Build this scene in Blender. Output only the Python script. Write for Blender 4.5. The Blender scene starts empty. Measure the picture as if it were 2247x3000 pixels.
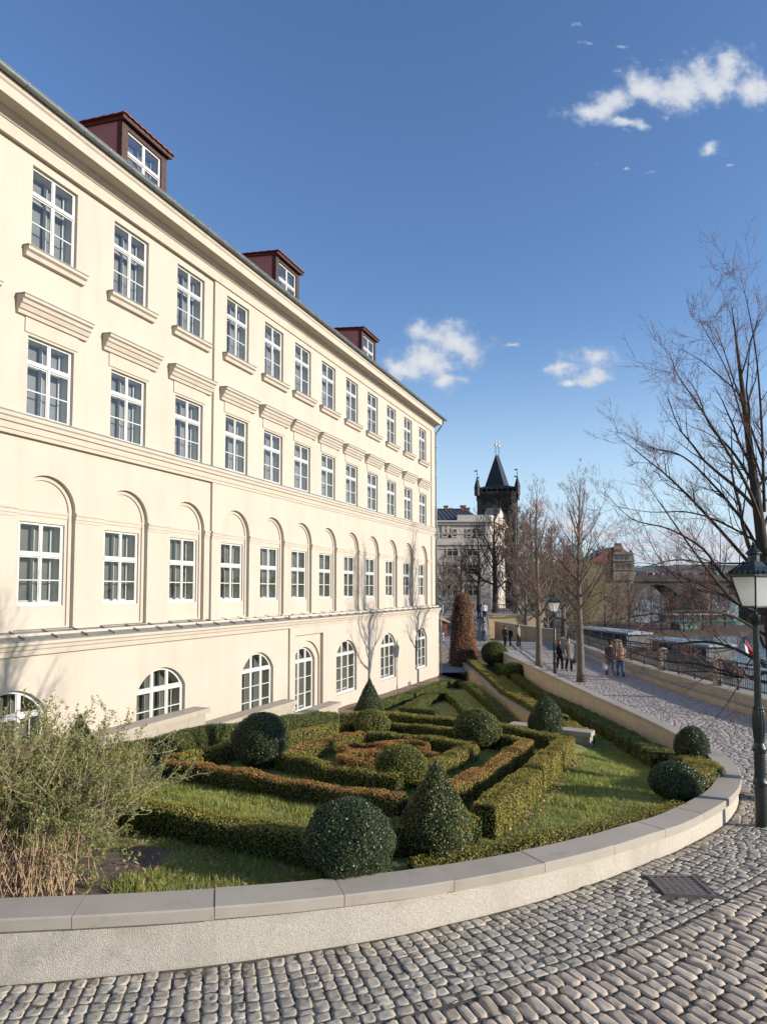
import bpy, bmesh, math, random
import numpy as np
from mathutils import Vector, Matrix
from mathutils.geometry import tessellate_polygon

random.seed(7)
rng = np.random.default_rng(7)
SC = bpy.context.scene
COL = SC.collection

# ------------------------------------------------------------------ camera
SRC_W, SRC_H = 2247.0, 3000.0
F = 1898.0
CX = 1123.5
PITCH = math.radians(3.0)
HOR = 1729.0
PY = HOR - F * math.tan(PITCH)
cam_d = bpy.data.cameras.new('camera')
cam = bpy.data.objects.new('camera', cam_d)
COL.objects.link(cam)
cam_d.sensor_fit = 'VERTICAL'
cam_d.sensor_height = 36.0
cam_d.sensor_width = 36.0
cam_d.lens = 36.0 * F / SRC_H
cam_d.shift_y = (PY - SRC_H / 2) / SRC_H
cam_d.clip_start = 0.05
cam_d.clip_end = 6000
cam.rotation_euler = (math.radians(90) + PITCH, 0, 0)
SC.camera = cam

# ------------------------------------------------------------------ light
SUN_EL = math.radians(17.0)
sv = Vector((1.0, -0.28, 0)).normalized() * math.cos(SUN_EL) + Vector((0, 0, math.sin(SUN_EL)))
sun_d = bpy.data.lights.new('sun', 'SUN')
sun_d.energy = 4.4
sun_d.angle = math.radians(0.5)
sun_d.color = (1.0, 0.93, 0.835)
sun = bpy.data.objects.new('sun', sun_d)
sun.rotation_euler = sv.to_track_quat('Z', 'Y').to_euler()
sun.location = (30, 0, 30)
COL.objects.link(sun)

SC.view_settings.view_transform = 'Standard'
SC.view_settings.look = 'None'
SC.view_settings.exposure = 0.45
SC.view_settings.gamma = 1.0
SC.cycles.max_bounces = 7
SC.cycles.transparent_max_bounces = 16

# ------------------------------------------------------------------ sky with clouds
world = bpy.data.worlds.new('World')
SC.world = world
world.use_nodes = True


def build_sky():
    nt = world.node_tree
    N, Lk = nt.nodes, nt.links
    N.clear()
    out = N.new('ShaderNodeOutputWorld')
    sky = N.new('ShaderNodeTexSky')
    sky.sky_type = 'NISHITA'
    sky.sun_disc = False
    sky.sun_elevation = SUN_EL
    sky.sun_rotation = math.radians(105.6)
    sky.altitude = 200
    sky.air_density = 1.0
    sky.dust_density = 0.3
    sky.ozone_density = 2.0
    bg = N.new('ShaderNodeBackground')
    bg.inputs['Strength'].default_value = 0.14
    hs = N.new('ShaderNodeHueSaturation')
    hs.inputs['Saturation'].default_value = 1.14
    hs.inputs['Value'].default_value = 1.1
    hs.inputs['Hue'].default_value = 0.508
    Lk.new(sky.outputs[0], hs.inputs['Color'])
    tc = N.new('ShaderNodeTexCoord')
    sep = N.new('ShaderNodeSeparateXYZ')
    Lk.new(tc.outputs['Generated'], sep.inputs[0])
    # pale thin haze of the lower sky
    hz = N.new('ShaderNodeMapRange')
    hz.interpolation_type = 'SMOOTHERSTEP'
    hz.inputs['From Min'].default_value = 0.42
    hz.inputs['From Max'].default_value = -0.08
    hz.inputs['To Max'].default_value = 0.92
    Lk.new(sep.outputs[2], hz.inputs[0])
    hm = N.new('ShaderNodeMix')
    hm.data_type = 'RGBA'
    hm.inputs[7].default_value = (3.4, 4.35, 5.2, 1)
    Lk.new(hz.outputs[0], hm.inputs[0])
    Lk.new(hs.outputs[0], hm.inputs[6])
    Lk.new(hm.outputs[2], bg.inputs['Color'])

    def math_(op, a, b=None, clamp=False):
        n = N.new('ShaderNodeMath')
        n.operation = op
        n.use_clamp = clamp
        for i, v in enumerate((a, b)):
            if v is None:
                continue
            if isinstance(v, (int, float)):
                n.inputs[i].default_value = v
            else:
                Lk.new(v, n.inputs[i])
        return n.outputs[0]
    ymax = math_('MAXIMUM', sep.outputs[1], 0.05)
    u = math_('DIVIDE', sep.outputs[0], ymax)
    v = math_('DIVIDE', sep.outputs[2], ymax)
    comb = N.new('ShaderNodeCombineXYZ')
    Lk.new(u, comb.inputs[0])
    Lk.new(v, comb.inputs[1])
    nz = N.new('ShaderNodeTexNoise')
    nz.inputs['Scale'].default_value = 24
    nz.inputs['Detail'].default_value = 8
    nz.inputs['Roughness'].default_value = 0.62
    Lk.new(comb.outputs[0], nz.inputs['Vector'])
    nb = N.new('ShaderNodeTexNoise')
    nb.inputs['Scale'].default_value = 14
    nb.inputs['Detail'].default_value = 6
    Lk.new(comb.outputs[0], nb.inputs['Vector'])
    # warp the coordinate so that the edges billow
    w = N.new('ShaderNodeVectorMath')
    w.operation = 'MULTIPLY_ADD'
    Lk.new(nb.outputs['Color'], w.inputs[0])
    w.inputs[1].default_value = (0.075, 0.06, 0)
    Lk.new(comb.outputs[0], w.inputs[2])
    blobs = []
    for x, y, rx, ry in [(300, 720, 120, 70), (400, 680, 130, 80), (520, 610, 130, 80), (680, 500, 120, 80), (480, 400, 60, 45),
                         (850, 560, 130, 75), (1050, 560, 150, 110), (1220, 460, 180, 130), (1360, 340, 110, 90), (1100, 250, 70, 50),
                         (1520, 540, 120, 90), (1640, 590, 70, 70), (850, 310, 80, 26), (865, 730, 34, 55), (560, 825, 110, 30),
                         (560, 910, 45, 40), (325, 850, 45, 50), (1235, 1020, 80, 45), (1385, 1110, 55, 22), (320, 1150, 80, 28),
                         (560, 1220, 55, 22), (180, 20, 80, 34), (270, 160, 70, 20), (760, 1180, 50, 22), (1640, 400, 60, 70), (570, 190, 70, 26)]:
        k = 1.22 if rx >= 100 else .85
        blobs.append((1640 + x / 2.561, -8 + y / 2.561, k * rx / 2.561, k * ry / 2.561))
    for x, y, rx, ry in [(310, 130, 120, 60), (400, 170, 60, 50), (200, 225, 120, 50), (110, 235, 80, 36), (300, 295, 70, 28),
                         (225, 110, 50, 40), (930, 205, 85, 36), (810, 240, 50, 22), (920, 280, 65, 22), (825, 290, 24, 15), (578, 147, 20, 12)]:
        blobs.append((1100 + x / 1.4446, 900 + y / 1.4446, rx / 1.4446, ry / 1.4446))
    for b in [(1680, 1545, 70, 34), (1575, 1500, 45, 30), (1755, 1565, 60, 18), (2010, 1560, 170, 16), (2110, 1598, 170, 18),
              (1960, 1640, 150, 14), (2200, 1640, 130, 30), (2220, 1560, 80, 20), (1880, 1600, 60, 9), (2330, 1500, 120, 40)]:
        blobs.append(b)
    cur = None
    for bi, (x, y, rx, ry) in enumerate(blobs):
        faint = .58 if (rx < 40 and bi < 26 and bi not in (17,)) else 0
        un, vn = (x - CX) / F, (HOR - y) / F
        ru, rv = rx / F * 1.75, ry / F * 1.75
        m = N.new('ShaderNodeVectorMath')
        m.operation = 'MULTIPLY_ADD'
        Lk.new(w.outputs[0], m.inputs[0])
        m.inputs[1].default_value = (1 / ru, 1 / rv, 0)
        m.inputs[2].default_value = (-(un + .0375) / ru, -(vn + .03) / rv, 0)
        ln = N.new('ShaderNodeVectorMath')
        ln.operation = 'LENGTH'
        Lk.new(m.outputs[0], ln.inputs[0])
        val = math_('ADD', ln.outputs['Value'], faint) if faint else ln.outputs['Value']
        if cur is None:
            cur = val
        else:
            n = N.new('ShaderNodeMath')
            n.operation = 'SMOOTH_MIN'
            Lk.new(cur, n.inputs[0])
            Lk.new(val, n.inputs[1])
            n.inputs[2].default_value = 0.25
            cur = n.outputs[0]
    dens = math_('SUBTRACT', 1.0, cur)
    nn = math_('MULTIPLY', math_('SUBTRACT', nz.outputs['Fac'], 0.5), 2.3)
    dens = math_('ADD', dens, nn)
    mr = N.new('ShaderNodeMapRange')
    mr.interpolation_type = 'SMOOTHSTEP'
    mr.inputs['From Min'].default_value = -0.05
    mr.inputs['From Max'].default_value = 0.85
    mr.inputs['To Max'].default_value = 0.93
    Lk.new(dens, mr.inputs['Value'])
    front = math_('GREATER_THAN', sep.outputs[1], 0.06)
    fac = math_('MULTIPLY', mr.outputs[0], front)
    cc = N.new('ShaderNodeMix')
    cc.data_type = 'RGBA'
    cc.inputs[6].default_value = (0.44, 0.52, 0.66, 1)
    cc.inputs[7].default_value = (0.80, 0.79, 0.79, 1)
    mr2 = N.new('ShaderNodeMapRange')
    mr2.inputs['From Min'].default_value = 0.25
    mr2.inputs['From Max'].default_value = 1.35
    Lk.new(dens, mr2.inputs['Value'])
    Lk.new(mr2.outputs[0], cc.inputs[0])
    bg2 = N.new('ShaderNodeBackground')
    Lk.new(cc.outputs[2], bg2.inputs['Color'])
    bg2.inputs['Strength'].default_value = 0.8
    mix = N.new('ShaderNodeMixShader')
    Lk.new(fac, mix.inputs[0])
    Lk.new(bg.outputs[0], mix.inputs[1])
    Lk.new(bg2.outputs[0], mix.inputs[2])
    Lk.new(mix.outputs[0], out.inputs[0])


build_sky()

# ------------------------------------------------------------------ pixel -> world helpers


def ray(x, y):
    u = (x - CX) / F
    w = (PY - y) / F
    return Vector((u, math.cos(PITCH) - w * math.sin(PITCH), math.sin(PITCH) + w * math.cos(PITCH)))


def atY(x, y, Y):
    r = ray(x, y)
    return r * (Y / r.y)


def atz(x, y, z):
    r = ray(x, y)
    return r * (z / r.z)


def sstep(x):
    x = min(1, max(0, x))
    return x * x * (3 - 2 * x)


def lerp(a, b, t):
    return a + (b - a) * t


def interp(x, pts):
    if x <= pts[0][0]:
        return pts[0][1]
    for (x0, y0), (x1, y1) in zip(pts, pts[1:]):
        if x <= x1:
            return y0 + (y1 - y0) * (x - x0) / (x1 - x0)
    return pts[-1][1]


def garden_z(X, Y):
    """upper garden terrace"""
    yy = Y if Y < 31 else 31 + (Y - 31) * 0.2
    z = -2.28 - .02 * X - .07 * yy - .5 * sstep((X - 3.2) / 2.5) * sstep((Y - 9) / 7)
    return z


def stonewall_x(Y):
    return interp(Y, [(17, 4.75), (22.4, 5.2), (47.9, 5.75)])


def low_z(X, Y):
    return -5.28 - .02 * max(0, Y - 29)


def ground_z(X, Y):
    """garden ground incl. the sunken part beside the building"""
    g = garden_z(X, Y)
    fpos = .9211413 * X - .3892283 * Y + 13.6103
    g -= .9 * sstep((5.0 - fpos) / 2.2)
    if X < stonewall_x(Y) + .06:
        k = sstep((Y - 17.2) / 3.6)
        return lerp(g, min(g, low_z(X, Y)), k)
    return g


RD = [(0, -2.93), (5, -2.955), (6, -2.985), (8, -3.1), (9.2, -3.24), (10.8, -3.36), (13, -3.5), (20, -3.88), (30, -4.2), (36, -4.38), (50, -4.62), (58, -4.68), (200, -4.7)]


def road_z(X, Y):
    return interp(Y, RD)


# ------------------------------------------------------------------ materials
MATS = {}


def mat(name, c1, c2=None, scale=5.0, rough=0.85, bump=0.0, bscale=None, island=0.0, metal=0.0, detail=6, spec=0.3, stretch=None, wear=None, transl=0.0, dist=0.02):
    """procedural principled: two-tone noise, optional per-island variation, optional bump"""
    m = bpy.data.materials.new(name)
    MATS[name] = m
    m.use_nodes = True
    nt = m.node_tree
    N, Lk = nt.nodes, nt.links
    p = N['Principled BSDF']
    p.inputs['Roughness'].default_value = rough
    p.inputs['Metallic'].default_value = metal
    p.inputs['Specular IOR Level'].default_value = spec
    c2 = c2 or c1
    tc = N.new('ShaderNodeTexCoord')
    vec = tc.outputs['Object']
    if stretch:
        mp = N.new('ShaderNodeMapping')
        mp.inputs['Scale'].default_value = stretch
        Lk.new(vec, mp.inputs[0])
        vec = mp.outputs[0]
    nz = N.new('ShaderNodeTexNoise')
    nz.inputs['Scale'].default_value = scale
    nz.inputs['Detail'].default_value = detail
    nz.inputs['Roughness'].default_value = 0.6
    Lk.new(vec, nz.inputs['Vector'])
    mr = N.new('ShaderNodeMapRange')
    mr.inputs['From Min'].default_value = 0.3
    mr.inputs['From Max'].default_value = 0.7
    Lk.new(nz.outputs['Fac'], mr.inputs[0])
    fac = mr.outputs[0]
    if island > 0:
        g = N.new('ShaderNodeNewGeometry')
        mx = N.new('ShaderNodeMix')
        mx.inputs[0].default_value = island
        Lk.new(fac, mx.inputs[2])
        Lk.new(g.outputs['Random Per Island'], mx.inputs[3])
        fac = mx.outputs[0]
    mc = N.new('ShaderNodeMix')
    mc.data_type = 'RGBA'
    mc.inputs[6].default_value = (*c1, 1)
    mc.inputs[7].default_value = (*c2, 1)
    Lk.new(fac, mc.inputs[0])
    col = mc.outputs[2]
    if wear:
        (wc, wscale, lo, hi, amt) = wear
        n2 = N.new('ShaderNodeTexNoise')
        n2.inputs['Scale'].default_value = wscale
        n2.inputs['Detail'].default_value = 7
        n2.inputs['Roughness'].default_value = .65
        Lk.new(tc.outputs['Object'], n2.inputs['Vector'])
        r2 = N.new('ShaderNodeMapRange')
        r2.inputs['From Min'].default_value = lo
        r2.inputs['From Max'].default_value = hi
        r2.inputs['To Max'].default_value = amt
        Lk.new(n2.outputs['Fac'], r2.inputs[0])
        m2 = N.new('ShaderNodeMix')
        m2.data_type = 'RGBA'
        m2.inputs[7].default_value = (*wc, 1)
        Lk.new(r2.outputs[0], m2.inputs[0])
        Lk.new(col, m2.inputs[6])
        col = m2.outputs[2]
    Lk.new(col, p.inputs['Base Color'])
    if bump > 0:
        b = N.new('ShaderNodeBump')
        b.inputs['Strength'].default_value = bump
        b.inputs['Distance'].default_value = dist
        bn = N.new('ShaderNodeTexNoise')
        bn.inputs['Scale'].default_value = bscale or scale * 4
        bn.inputs['Detail'].default_value = 5
        Lk.new(vec, bn.inputs['Vector'])
        Lk.new(bn.outputs['Fac'], b.inputs['Height'])
        Lk.new(b.outputs[0], p.inputs['Normal'])
    if transl > 0:
        t = N.new('ShaderNodeBsdfTranslucent')
        Lk.new(col, t.inputs['Color'])
        ms = N.new('ShaderNodeMixShader')
        ms.inputs[0].default_value = transl
        Lk.new(p.outputs[0], ms.inputs[1])
        Lk.new(t.outputs[0], ms.inputs[2])
        Lk.new(ms.outputs[0], N['Material Output'].inputs[0])
    return m


def glass_mat(name, tint=(1, 1, 1), rough=0.0, add=0.06):
    m = bpy.data.materials.new(name)
    MATS[name] = m
    m.use_nodes = True
    N, Lk = m.node_tree.nodes, m.node_tree.links
    N.remove(N['Principled BSDF'])
    tr = N.new('ShaderNodeBsdfTransparent')
    tr.inputs[0].default_value = (*tint, 1)
    gl = N.new('ShaderNodeBsdfGlossy')
    gl.inputs['Roughness'].default_value = rough
    fr = N.new('ShaderNodeFresnel')
    fr.inputs[0].default_value = 1.5
    ad = N.new('ShaderNodeMath')
    ad.inputs[1].default_value = add
    ad.use_clamp = True
    Lk.new(fr.outputs[0], ad.inputs[0])
    # slightly wavy old panes
    tc = N.new('ShaderNodeTexCoord')
    nz = N.new('ShaderNodeTexNoise')
    nz.inputs['Scale'].default_value = 1.2
    Lk.new(tc.outputs['Object'], nz.inputs['Vector'])
    b = N.new('ShaderNodeBump')
    b.inputs['Strength'].default_value = 0.12
    b.inputs['Distance'].default_value = 0.05
    Lk.new(nz.outputs['Fac'], b.inputs['Height'])
    Lk.new(b.outputs[0], gl.inputs['Normal'])
    mx = N.new('ShaderNodeMixShader')
    Lk.new(ad.outputs[0], mx.inputs[0])
    Lk.new(tr.outputs[0], mx.inputs[1])
    Lk.new(gl.outputs[0], mx.inputs[2])
    Lk.new(mx.outputs[0], N['Material Output'].inputs[0])
    return m


mat('plaster', (0.49, 0.422, 0.337), (0.525, 0.456, 0.367), 0.7, 0.92, 0.12, 30, wear=((0.47, 0.41, 0.32), 1.3, .56, .8, .45), dist=.01)


def add_streaks(name, amt, scale):
    nt = MATS[name].node_tree
    N, Lk = nt.nodes, nt.links
    p = N['Principled BSDF']
    src = p.inputs['Base Color'].links[0].from_socket
    tc = N.new('ShaderNodeTexCoord')
    mp = N.new('ShaderNodeMapping')
    mp.inputs['Scale'].default_value = scale
    Lk.new(tc.outputs['Object'], mp.inputs[0])
    nz = N.new('ShaderNodeTexNoise')
    nz.inputs['Scale'].default_value = 1.0
    nz.inputs['Detail'].default_value = 8
    nz.inputs['Roughness'].default_value = .62
    Lk.new(mp.outputs[0], nz.inputs['Vector'])
    mr = N.new('ShaderNodeMapRange')
    mr.inputs['From Min'].default_value = .5
    mr.inputs['From Max'].default_value = .78
    mr.inputs['To Max'].default_value = amt
    Lk.new(nz.outputs['Fac'], mr.inputs[0])
    mx = N.new('ShaderNodeMix')
    mx.data_type = 'RGBA'
    mx.inputs[7].default_value = (.36, .31, .25, 1)
    Lk.new(mr.outputs[0], mx.inputs[0])
    Lk.new(src, mx.inputs[6])
    Lk.new(mx.outputs[2], p.inputs['Base Color'])


add_streaks('plaster', .42, (1.6, 1.6, .22))
mat('trim', (0.475, 0.408, 0.325), (0.515, 0.447, 0.357), 1.5, 0.9, 0.1, 20, wear=((0.5, 0.43, 0.34), 3.0, .6, .8, .4), dist=.01)
mat('zinc', (0.20, 0.20, 0.19), (0.30, 0.30, 0.28), 3, 0.45, metal=.6, spec=.5)
mat('gutter_metal', (0.16, 0.18, 0.17), (0.24, 0.26, 0.25), 2.5, 0.5, metal=.4, spec=.5)
mat('white_paint', (0.56, 0.545, 0.51), (0.61, 0.595, 0.56), 6, 0.5)
mat('sash_paint', (0.60, 0.60, 0.57), (0.66, 0.66, 0.63), 6, 0.5)
mat('room', (0.55, 0.55, 0.45), (0.62, 0.61, 0.5), 1.2, 0.9)
mat('room_blue', (0.60, 0.60, 0.57), (0.68, 0.675, 0.64), 1.2, 0.9)
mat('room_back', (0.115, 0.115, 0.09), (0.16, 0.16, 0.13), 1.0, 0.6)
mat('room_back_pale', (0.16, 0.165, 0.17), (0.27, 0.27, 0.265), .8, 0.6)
glass_mat('glass', (0.86, 0.88, 0.87), add=.05)
glass_mat('glass_bright', (0.7, 0.72, 0.73), add=.22)
mat('roof_tile', (0.22, 0.055, 0.03), (0.32, 0.09, 0.05), 9, 0.85, .5, 25)
mat('dormer_cheek', (0.33, 0.205, 0.185), (0.37, 0.235, 0.21), 3, 0.8)
mat('brown_wood', (0.05, 0.028, 0.02), (0.09, 0.05, 0.04), 8, 0.6, .3, 30)
mat('cap_stone', (0.33, 0.285, 0.225), (0.43, 0.375, 0.305), 2.2, 0.85, .35, 90, island=.45, wear=((0.19, 0.18, 0.12), 3.5, .58, .75, .55), dist=.004)
mat('stucco', (0.46, 0.405, 0.325), (0.62, 0.555, 0.455), 45, 0.95, 1.0, 120, wear=((0.27, 0.25, 0.18), 2.2, .54, .74, .6), dist=.010)
mat('path_wall', (0.44, 0.36, 0.26), (0.54, 0.46, 0.34), 2.2, 0.92, .5, 50, wear=((0.22, 0.17, 0.11), 1.8, .58, .76, .5), dist=.01)
mat('sandstone', (0.36, 0.27, 0.155), (0.50, 0.385, 0.23), 3.2, 0.9, .5, 30, island=.3, wear=((0.14, 0.10, 0.06), 2.5, .58, .76, .5))
mat('gray_sett', (0.27, 0.235, 0.185), (0.53, 0.465, 0.375), 26, 0.95, .7, 110, island=.62, spec=.12, dist=.006)
mat('beige_sett', (0.325, 0.262, 0.197), (0.58, 0.472, 0.367), 14, 0.9, .5, 70, island=.72, spec=.18, dist=.006)
mat('path_sett', (0.29, 0.25, 0.22), (0.50, 0.44, 0.385), 10, 0.8, .4, 60, island=.7, spec=.3, dist=.006)
mat('joint_soil', (0.075, 0.068, 0.05), (0.14, 0.125, 0.092), 14, 0.98, .6, 60, wear=((0.05, 0.07, 0.025), 2.0, .55, .7, .6))
mat('grate_iron', (0.17, 0.14, 0.12), (0.25, 0.205, 0.18), 18, 0.6, .3, 80, metal=.4)
mat('pit', (0.012, 0.012, 0.012))
mat('lawn_soil', (0.18, 0.195, 0.05), (0.29, 0.28, 0.10), 6, 0.98, .6, 90, wear=((0.10, 0.10, 0.04), 1.1, .5, .72, .7))
mat('bare_soil', (0.13, 0.095, 0.066), (0.21, 0.16, 0.115), 12, 0.98, .8, 60)
mat('grass_blade', (0.19, 0.24, 0.04), (0.46, 0.45, 0.14), 1.6, 0.7, island=.6, transl=.35)
mat('dead_leaf', (0.26, 0.13, 0.065), (0.52, 0.36, 0.22), 20, 0.8, island=.8, transl=.15)
mat('gravel', (0.19, 0.135, 0.09), (0.30, 0.22, 0.155), 35, 0.97, .7, 120)
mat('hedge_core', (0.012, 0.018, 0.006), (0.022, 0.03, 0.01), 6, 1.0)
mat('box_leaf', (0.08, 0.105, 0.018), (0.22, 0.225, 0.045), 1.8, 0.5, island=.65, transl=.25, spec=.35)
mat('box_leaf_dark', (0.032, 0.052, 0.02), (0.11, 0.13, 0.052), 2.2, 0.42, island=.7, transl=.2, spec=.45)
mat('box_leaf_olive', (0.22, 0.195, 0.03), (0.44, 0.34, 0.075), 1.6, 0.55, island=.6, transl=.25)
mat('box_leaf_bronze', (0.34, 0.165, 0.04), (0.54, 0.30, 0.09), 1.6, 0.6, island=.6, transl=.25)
mat('bark', (0.10, 0.08, 0.062), (0.19, 0.155, 0.12), 9, 0.95, .6, 30, stretch=(1, 1, .25))
mat('bark_dark', (0.032, 0.025, 0.02), (0.075, 0.06, 0.046), 9, 0.95, .6, 30, stretch=(1, 1, .25))
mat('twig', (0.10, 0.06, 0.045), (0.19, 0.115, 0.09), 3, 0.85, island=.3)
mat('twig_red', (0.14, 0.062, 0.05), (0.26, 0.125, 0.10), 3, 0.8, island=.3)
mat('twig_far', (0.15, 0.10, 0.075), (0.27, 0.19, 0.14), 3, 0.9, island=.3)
mat('shrub_stem', (0.24, 0.165, 0.10), (0.48, 0.37, 0.25), 6, 0.85, island=.5)
mat('straw', (0.34, 0.21, 0.11), (0.52, 0.37, 0.22), 6, 0.85, island=.6)
mat('shrub_leaf', (0.15, 0.18, 0.045), (0.38, 0.37, 0.14), 3, 0.55, island=.75, transl=.42)
mat('shrub_bud', (0.20, 0.06, 0.045), (0.33, 0.12, 0.09), 3, 0.7, island=.5)
mat('willow_leaf', (0.20, 0.185, 0.06), (0.33, 0.29, 0.12), 1.5, 0.8, island=.5, transl=.3)
mat('beech_leaf', (0.26, 0.11, 0.06), (0.48, 0.25, 0.16), 2.0, 0.75, island=.7, transl=.25)
mat('lamp_green', (0.010, 0.016, 0.014), (0.022, 0.030, 0.026), 14, 0.35, .15, 60, spec=.5)
mat('iron_black', (0.022, 0.023, 0.023), (0.05, 0.05, 0.048), 10, 0.5, spec=.4)
mat('rail_steel', (0.12, 0.11, 0.10), (0.18, 0.165, 0.15), 10, 0.45, metal=.5)
mat('lamp_glass', (0.82, 0.82, 0.78), (0.88, 0.88, 0.85), 2, 0.25, spec=.5, transl=.6)
mat('lamp_bulb', (0.8, 0.72, 0.5), rough=.4)
mat('museum_wall', (0.50, 0.43, 0.36), (0.57, 0.50, 0.42), .6, 0.9, .1, 8, wear=((0.36, 0.3, 0.25), .5, .5, .75, .5))
mat('museum_trim', (0.52, 0.43, 0.35), (0.6, 0.52, 0.43), 1, 0.9)
mat('slate', (0.055, 0.06, 0.068), (0.10, 0.105, 0.115), 4, 0.6, .3, 20)
mat('slate_dark', (0.016, 0.019, 0.024), (0.035, 0.038, 0.044), 3, 0.55, .3, 12)
mat('slate_light', (0.05, 0.055, 0.06), (0.085, 0.09, 0.095), 3, 0.55, .3, 12)
mat('dark_stone', (0.03, 0.026, 0.021), (0.075, 0.063, 0.05), 1.1, 0.95, .6, 5, wear=((0.12, 0.10, 0.08), .8, .6, .8, .6))
mat('brick', (0.18, 0.075, 0.05), (0.26, 0.12, 0.08), 6, 0.9)
mat('dark_pane', (0.03, 0.032, 0.035), (0.06, 0.062, 0.065), 2, 0.15, spec=.6)
mat('gilt', (0.65, 0.55, 0.35), rough=.35, metal=.6)
mat('copper_green', (0.10, 0.24, 0.24), (0.16, 0.32, 0.31), 2, 0.7)
mat('yellow_wall', (0.21, 0.165, 0.115), (0.27, 0.215, 0.15), 1, 0.9)
mat('red_roof', (0.20, 0.07, 0.05), (0.28, 0.11, 0.08), 2, 0.85)
mat('bridge_stone', (0.075, 0.064, 0.055), (0.15, 0.13, 0.11), .6, 0.95, .5, 3, wear=((0.04, 0.035, 0.03), .3, .5, .7, .6))
mat('water', (0.10, 0.125, 0.14), (0.13, 0.155, 0.17), .5, 0.12, .35, 1.6, spec=.6, stretch=(1, .35, 1), dist=.25)
mat('bank', (0.05, 0.037, 0.024), (0.09, 0.066, 0.04), .5, 1.0)
mat('hill_wood', (0.09, 0.088, 0.07), (0.15, 0.14, 0.115), .05, 1.0)
mat('terrain', (0.11, 0.095, 0.07), (0.15, 0.13, 0.1), .2, 1.0)
mat('paving', (0.26, 0.22, 0.185), (0.36, 0.315, 0.27), 6, 0.9, .3, 40)
mat('granite_bench', (0.36, 0.29, 0.205), (0.46, 0.385, 0.285), 4, 0.85, .3, 60, island=.35)
mat('granite_wall', (0.31, 0.265, 0.205), (0.41, 0.355, 0.28), 3, 0.88, .35, 50, island=.3, wear=((0.15, 0.12, 0.09), 2, .58, .75, .5))
mat('boat_white', (0.38, 0.39, 0.39), (0.46, 0.47, 0.46), 1, 0.5)
mat('boat_cabin', (0.10, 0.11, 0.11), (0.16, 0.17, 0.165), 1, 0.5)
mat('boat_green', (0.025, 0.085, 0.055), (0.04, 0.12, 0.08), 2, 0.5)
mat('boat_roof', (0.24, 0.31, 0.30), (0.34, 0.40, 0.39), 1, 0.4)
mat('flag_red', (0.55, 0.03, 0.035), rough=.8)
mat('flag_white', (0.75, 0.74, 0.74), rough=.8)
mat('flag_blue', (0.03, 0.06, 0.28), rough=.8)
mat('red_board', (0.34, 0.075, 0.03), (0.42, 0.11, 0.05), 3, 0.7)
mat('skin', (0.52, 0.30, 0.22), (0.56, 0.34, 0.25), 5, 0.6)


def cloth(name, c, k=1.35):
    if name not in MATS:
        mat(name, c, tuple(min(.95, x * k + .004) for x in c), 7, 0.9, .35, 24, dist=.02)
    return name


# ------------------------------------------------------------------ mesh building


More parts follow.
